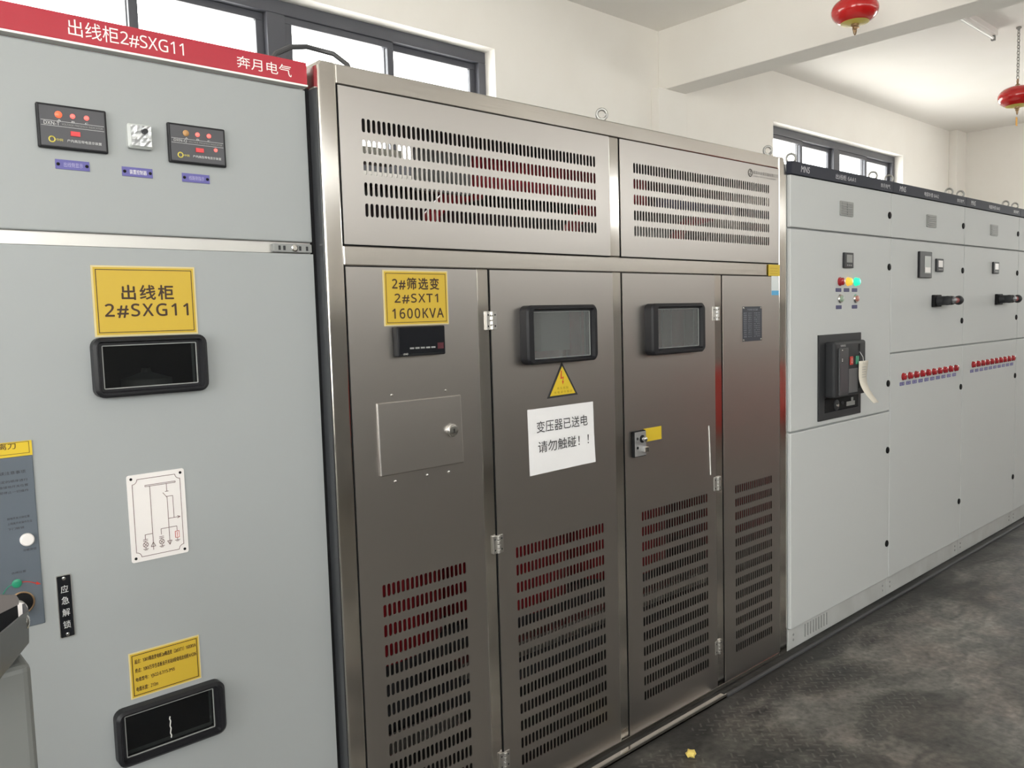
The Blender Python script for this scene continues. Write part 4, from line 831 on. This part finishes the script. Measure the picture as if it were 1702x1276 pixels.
def breaker():
    x0, x1, z0, z1 = 3.549, 3.974, 1.035, 1.436
    b = B(); fw = 0.035
    def L(a, c, d, e, y): return [(a, y, d), (c, y, d), (c, y, e), (a, y, e)]
    b.loft([L(x0, x1, z0, z1, MF), L(x0, x1, z0, z1, MF - 0.006), L(x0 + 0.004, x1 - 0.004, z0 + 0.004, z1 - 0.004, MF - 0.009), L(x0 + 0.052, x1 - 0.030, z0 + 0.035, z1 - 0.038, MF - 0.009), L(x0 + 0.054, x1 - 0.032, z0 + 0.037, z1 - 0.040, MF - 0.001)], False, True)
    br = obj('circuit_breaker', b, M['charcoal'], c1, 'dark grey circuit breaker set in a frame')
    # protruding body with chamfered left side
    Yb = MF - 0.055
    b = B(); b.prism([(3.606, 1.140), (3.925, 1.140), (3.925, 1.402), (3.606, 1.402)], Yb + 0.0, MF - 0.001); bo = obj('breaker_body', b, M['charcoal'], br, bevel=0.012, segs=3)
    b = B(); b.box(3.640, 3.732, Yb - 0.006, Yb, 1.150, 1.372); obj('trip_unit', b, mat('slate_plastic', (0.05, 0.052, 0.057), 0.35), br, bevel=0.003)
    b = B(); b.box(3.650, 3.722, Yb - 0.0066, Yb - 0.006, 1.165, 1.30); obj('trip_window', b, M['meter_face'], br)
    b = B(); b.box(3.742, 3.832, Yb - 0.003, Yb, 1.155, 1.270); obj('rating_cover', b, mat('worn_grey_plastic', (0.12, 0.12, 0.125), 0.35), br, bevel=0.002)
    b = B(); b.box(3.845, 3.860, Yb - 0.001, Yb + 0.001, 1.35, 1.385); b.box(3.847, 3.857, Yb - 0.001, Yb + 0.001, 1.17, 1.34); obj('charging_slot', b, M['black'], br)
    for xa, m, l in ((3.752, M['red_ink'], 'red off button'), (3.812, M['green'], 'green on button')):
        b = B(); b.box(xa, xa + 0.030, Yb - 0.005, Yb, 1.288, 1.328); obj('push_button', b, m, br, l, bevel=0.003)
    lettering(br, [('I', 3.826, 3.829, 1.297, 1.319, Yb - 0.0055), ('O', 3.760, 3.773, 1.297, 1.319, Yb - 0.0055), ('SIEMENS', 3.662, 3.712, 1.378, 1.387, Yb - 0.0004)], M['print_white'])
    b = B()
    for z_ in (1.36, 1.318, 1.310): b.box(3.664, 3.670, Yb - 0.0075, Yb - 0.006, z_, z_ + 0.004)
    obj('indicator_dot', b, M['white'], br)
    # lower racking compartment
    b = B(); b.box(3.606, 3.940, MF - 0.008, MF - 0.001, 1.075, 1.134); rk = obj('racking_bay', b, M['black'], br)
    q = B(); q.lathe((3.715, MF - 0.008, 1.098), (0, -1, 0), [(0, 0.026), (0.004, 0.026), (0.006, 0.020)], 24); q.lathe((3.775, MF - 0.008, 1.103), (0, -1, 0), [(0, 0.010), (0.006, 0.008)], 16); obj('racking_ring', q, M['charcoal'], rk, smooth=True)
    q = B(); q.lathe((3.715, MF - 0.012, 1.098), (0, -1, 0), [(0, 0.009), (0.008, 0.007)], 16); obj('racking_socket', q, M['chrome'], rk, smooth=True)
    b = B(); b.box(3.820, 3.905, MF - 0.010, MF - 0.008, 1.083, 1.104); b.box(3.868, 3.884, MF - 0.012, MF - 0.008, 1.104, 1.122); obj('racking_scale', b, M['pale_grille'], rk)
    return Yb
YB = breaker()
def breaker_tag():
    r = thing('paper_tag', 'cream paper tag curling from the dark circuit breaker', 'tag', (3.86, YB, 1.1))
    b = B(); v = []; n = 14
    for j in range(n + 1):
        t = j / n
        z_ = 1.302 - 0.20 * t; y = YB - 0.012 - 0.060 * max(0, t - 0.35) ** 2 / 0.42
        w_ = 0.085 - 0.030 * t; xc = 3.868 + 0.010 * t - 0.012 * math.sin(PI * t)
        for k in (0, 1): v.append((xc - w_ / 2 + w_ * k, y - 0.006 * k * (1 - t), z_))
    b.add(v, [(2 * j, 2 * j + 2, 2 * j + 3, 2 * j + 1) for j in range(n)])
    obj('sheet', b, mat('cream_paper', (0.72, 0.67, 0.58), 0.7), r, solid=0.0012, smooth=True)
    q = B(); q.ring((3.868, YB - 0.014, 1.292), (0, 1, 0), 0.004, 0.001, 12, 4); obj('eyelet', q, M['charcoal'], r)
    q = B(); q.tube([(3.868, YB - 0.014, 1.292), (3.866, YB - 0.012, 1.32), (3.855, YB - 0.002, 1.345)], 0.0012, 5); obj('string', q, M['paper'], r)
    b = B()
    for k in range(5): b.box(3.842, 3.884 - 0.006 * (k % 2), YB - 0.0195, YB - 0.0190, 1.272 - k * 0.012, 1.2735 - k * 0.012)
    obj('printed_line', b, M['mid_grey'], r)
breaker_tag()

def capacitor(x0, x1, label, code, eyes, rowx, big):
    c = low_cabinet(x0, x1, label, 'capacitor', code, eyes)
    if rowx is None: return c
    off = x0 - B2
    if big:
        b = B(); b.box(4.660, 4.826, MF - 0.014, MF, 1.712, 1.856); o = obj('controller', b, M['dark_plastic'], c, 'tall dark controller with pale display', bevel=0.003)
        q = B(); q.box(4.722, 4.806, MF - 0.0148, MF - 0.014, 1.737, 1.832); obj('screen', q, M['screen'], o)
        q = B(); q.box(4.728, 4.800, MF - 0.0154, MF - 0.0148, 1.742, 1.770); obj('keypad', q, M['white_plate'], o)
        meter(c, 4.900, 4.999, 1.749, 1.823, M['white_plate'])
        rotary_handle(c, 4.909, 1.584)
    else:
        meter(c, 5.826, 5.928, 1.752, 1.827, M['white_plate'])
        rotary_handle(c, 5.940, 1.587)
    a, d, pa, pd, zr, zp = rowx
    for k in range(10):
        lamp(c, a + (d - a) * k / 9, zr, M['lamp_red'], r_=0.0205, ht=0.019)
        plain_plate(c, pa + (pd - pa) * k / 9, zp, M['purple'], 0.056, 0.019, s='C%d' % (k + 1))
    return c
capacitor(B2, B3, 'pale grey cabinet with a tall dark controller and rotary handle, second from the steel enclosure', '电容补偿 6AA2', (4.43, 5.26), (4.488, 5.229, 4.474, 5.212, 1.1805, 1.1415), True)
capacitor(B3, B4, 'pale grey cabinet with one small meter above its rotary handle, third from the steel enclosure', '电容补偿 6AA3', (5.44, 6.26), (5.517, 6.258, 5.504, 6.247, 1.1845, 1.144), False)
capacitor(B4, B5, 'pale grey cabinet mostly cut off by the right edge of the view', None, (6.45, 7.28), None, False)
b = B()
for k in range(9): b.box(3.455 + k * 0.026, 3.461 + k * 0.026, MF + 0.010, MF + 0.0125, 0.030, 0.090)
q = obj('plinth_vent', b, M['mid_grey'], c1)

# ------------------------------------------------------------------ hanging fire extinguishers
def extinguisher(loc, dia, label, tag_on):
    x, y, z = loc; R = dia / 2; hz = R * 0.58
    r = thing('hanging_extinguisher', label, 'fire extinguisher', (x, y, z - hz), 'red hanging fire extinguishers')
    n = 14; prof = []
    for i in range(n + 1):
        a = -PI / 2 + PI * i / n; prof.append((math.sin(a) * hz, max(0.004, math.copysign(abs(math.cos(a)) ** 0.8, math.cos(a)) * R)))
    b = B(); b.lathe((x, y, z), (0, 0, 1), prof, 40); obj('tank', b, M['ext_red'], r, smooth=True)
    b = B(); b.lathe((x, y, z), (0, 0, 1), [(-hz * 1.0, R * 0.16), (-hz * 0.99, R * 0.34), (-hz * 0.885, R * 0.60), (-hz * 0.90, R * 0.595), (-hz * 0.98, R * 0.32)], 40); obj('label_band', b, M['ext_band'], r, 'yellow label band underneath', smooth=True)
    b = B(); b.lathe((x, y, z - hz), (0, 0, -1), [(-0.01, 0.022), (0.012, 0.022), (0.016, 0.014), (0.030, 0.014), (0.034, 0.006), (0.05, 0.005)], 18)
    for s in (-1, 1): b.tube([(x + s * 0.014, y, z - hz - 0.012), (x + s * 0.022, y, z - hz - 0.032), (x + s * 0.012, y, z - hz - 0.055), (x, y, z - hz - 0.062)], 0.0035, 6)
    b.cyl((x + 0.014, y, z - hz - 0.016), (1, 0, 0.2), 0.007, 0.032, 10)
    obj('sprinkler_head', b, M['brass'], r, smooth=True)
    b = B(); b.lathe((x, y, z + hz), (0, 0, 1), [(-0.012, 0.020), (0.012, 0.018), (0.02, 0.008), (0.03, 0.008)], 16); b.ring((x, y, z + hz + 0.042), (0.6, -0.8, 0), 0.015, 0.0045, 18, 6); obj('hook', b, M['brass'], r, smooth=True)
    b = B(); zz = z + hz + 0.058; k = 0; lh = 0.034
    while zz < CEIL - 0.01:
        dx, dy = ((0.6, 0.8) if k % 2 else (0.8, -0.6)); c0 = zz + lh / 2 - 0.003
        path = []
        for i in range(14):
            a = 2 * PI * i / 14; path.append((x + dx * math.cos(a) * 0.0105, y + dy * math.cos(a) * 0.0105, c0 + math.sin(a) * lh / 2))
        b.tube(path, 0.0032, 6, True); zz += lh - 0.0095; k += 1
    b.cyl((x, y, CEIL - 0.012), (0, 0, 1), 0.02, 0.012, 14)
    obj('chain', b, M['eye_steel'], r, smooth=True)
    if tag_on:
        b = B(); b.prism(rrect(x - 0.028, x + 0.012, z - hz - 0.155, z - hz - 0.085, 0.004), y - 0.001, y + 0.001); o = obj('inspection_tag', b, M['orange_tag'], r, 'orange tag')
        b = B(); b.tube([(x, y, z - hz - 0.06), (x - 0.008, y, z - hz - 0.09)], 0.0012, 5); obj('tag_string', b, M['paper'], o)
extinguisher((4.918, 2.325, 3.328), 0.27, 'red hanging fire extinguisher in front of the white beam, cut by the picture top', False)
extinguisher((7.79, 2.30, 3.27), 0.29, 'red hanging fire extinguisher on a long chain with an orange tag below', True)

# ------------------------------------------------------------------ ceiling light
def ceiling_light():
    r = thing('ceiling_light', 'narrow white tube light fixed to the ceiling behind the beam', 'ceiling light', (7.1, 2.46, CEIL - 0.09))
    b = B(); b.prism([(6.50, CEIL - 0.05), (7.70, CEIL - 0.05), (7.70, CEIL), (6.50, CEIL)], 2.425, 2.485); obj('housing', b, M['white_plate'], r, bevel=0.004)
    b = B(); b.cyl((6.53, 2.455, CEIL - 0.072), (1, 0, 0), 0.013, 1.14, 16); obj('tube', b, M['tube'], r, smooth=True)
    for xx in (6.505, 7.665):
        b = B(); b.box(xx, xx + 0.03, 2.440, 2.470, CEIL - 0.09, CEIL - 0.045); obj('lamp_holder', b, M['mid_grey'], r, bevel=0.003)
ceiling_light()

# ------------------------------------------------------------------ foreground stand at the lower left
def stand():
    r = thing('bracket_stand', 'dark grey sheet metal bracket on a pale grey post, cut by the left edge', 'stand', (0.18, 1.42, 0))
    b = B(); b.box(0.10, 0.247, 1.40, 1.50, 0.0, 1.05); obj('post', b, M['post'], r, 'pale grey post', bevel=0.012, segs=3)
    b = B(); b.box(0.08, 0.27, 1.36, 1.54, 0.0, 0.02); obj('foot_plate', b, M['post'], r, bevel=0.004)
    t = 0.004
    b = B(); b.prism([(0.02, 1.06), (0.2455, 1.129), (0.2465, 1.137), (0.243, 1.1445), (0.02, 1.205)], 1.453, 1.457)
    obj('back_wall', b, M['bracket_in'], r, 'brown grey rear sheet')
    b = B(); b.box(0.02, 0.2445, 1.457, 1.459, 1.05, 1.130); obj('inside_shade', b, M['black'], r)  # black sheet stands in for the shaded inside of the tray
    pts_top = [(0.2545, 1.455, 1.128), (0.2575, 1.447, 1.118), (0.180, 1.20, 1.170), (0.110, 0.955, 1.205)]
    pts_bot = [(0.253, 1.455, 1.070), (0.2545, 1.447, 1.066), (0.178, 1.20, 1.115), (0.108, 0.955, 1.150)]
    b = B(); n = len(pts_top)
    v = [*pts_top, *pts_bot, *[(p[0] - t, p[1], p[2]) for p in pts_top], *[(p[0] - t, p[1], p[2]) for p in pts_bot]]
    f = []
    for i in range(n - 1):
        f += [(i, n + i, n + i + 1, i + 1), (2 * n + i, 2 * n + i + 1, 3 * n + i + 1, 3 * n + i), (i, i + 1, 2 * n + i + 1, 2 * n + i), (n + i, 3 * n + i, 3 * n + i + 1, n + i + 1)]
    f += [(0, 2 * n, 3 * n, n), (n - 1, 2 * n - 1, 4 * n - 1, 3 * n - 1)]
    b.add(v, f); obj('side_wall', b, M['bracket'], r)
    b = B(); b.add([(0.02, 1.452, 1.075), (0.249, 1.452, 1.075), (0.174, 1.20, 1.118), (0.104, 0.955, 1.152), (0.02, 0.955, 1.152)], [(0, 1, 2, 3, 4)]); obj('tray_floor', b, M['black'], r, solid=0.004)  # coloured black for the shade inside the tray
    q = B(); q.lathe((0.2495, 1.43, 1.106), (0.95, -0.3, 0), [(0, 0.011), (0.002, 0.011), (0.005, 0.006)], 16); obj('rivet', q, M['chrome'], r, smooth=True)
stand()

# ------------------------------------------------------------------ small things
def scrap():
    b = B(); bm = bmesh.new(); bmesh.ops.create_icosphere(bm, subdivisions=2, radius=0.018)
    for v in bm.verts:
        k = 0.75 + random.random() * 0.5; v.co *= k; v.co.z *= 0.8
        v.co += Vector((2.262, 1.640, 0.016))
    vs_ = [tuple(v.co) for v in bm.verts]; fs = [tuple(x.index for x in f.verts) for f in bm.faces]; bm.free()
    b.add(vs_, fs); tag(obj('paper_scrap', b, mat('pale_yellow_paper', (0.80, 0.62, 0.16), 0.7)), 'crumpled pale yellow scrap lying on the dark floor', 'litter')
scrap()
b = B(); b.box(9.0, 10.6, -2.75, -2.2, 0, 0.80); o = obj('red_box', b, M['red_box'], bevel=0.01); tag(o, 'red box across the room, mirrored in the steel panel at the right', 'box')
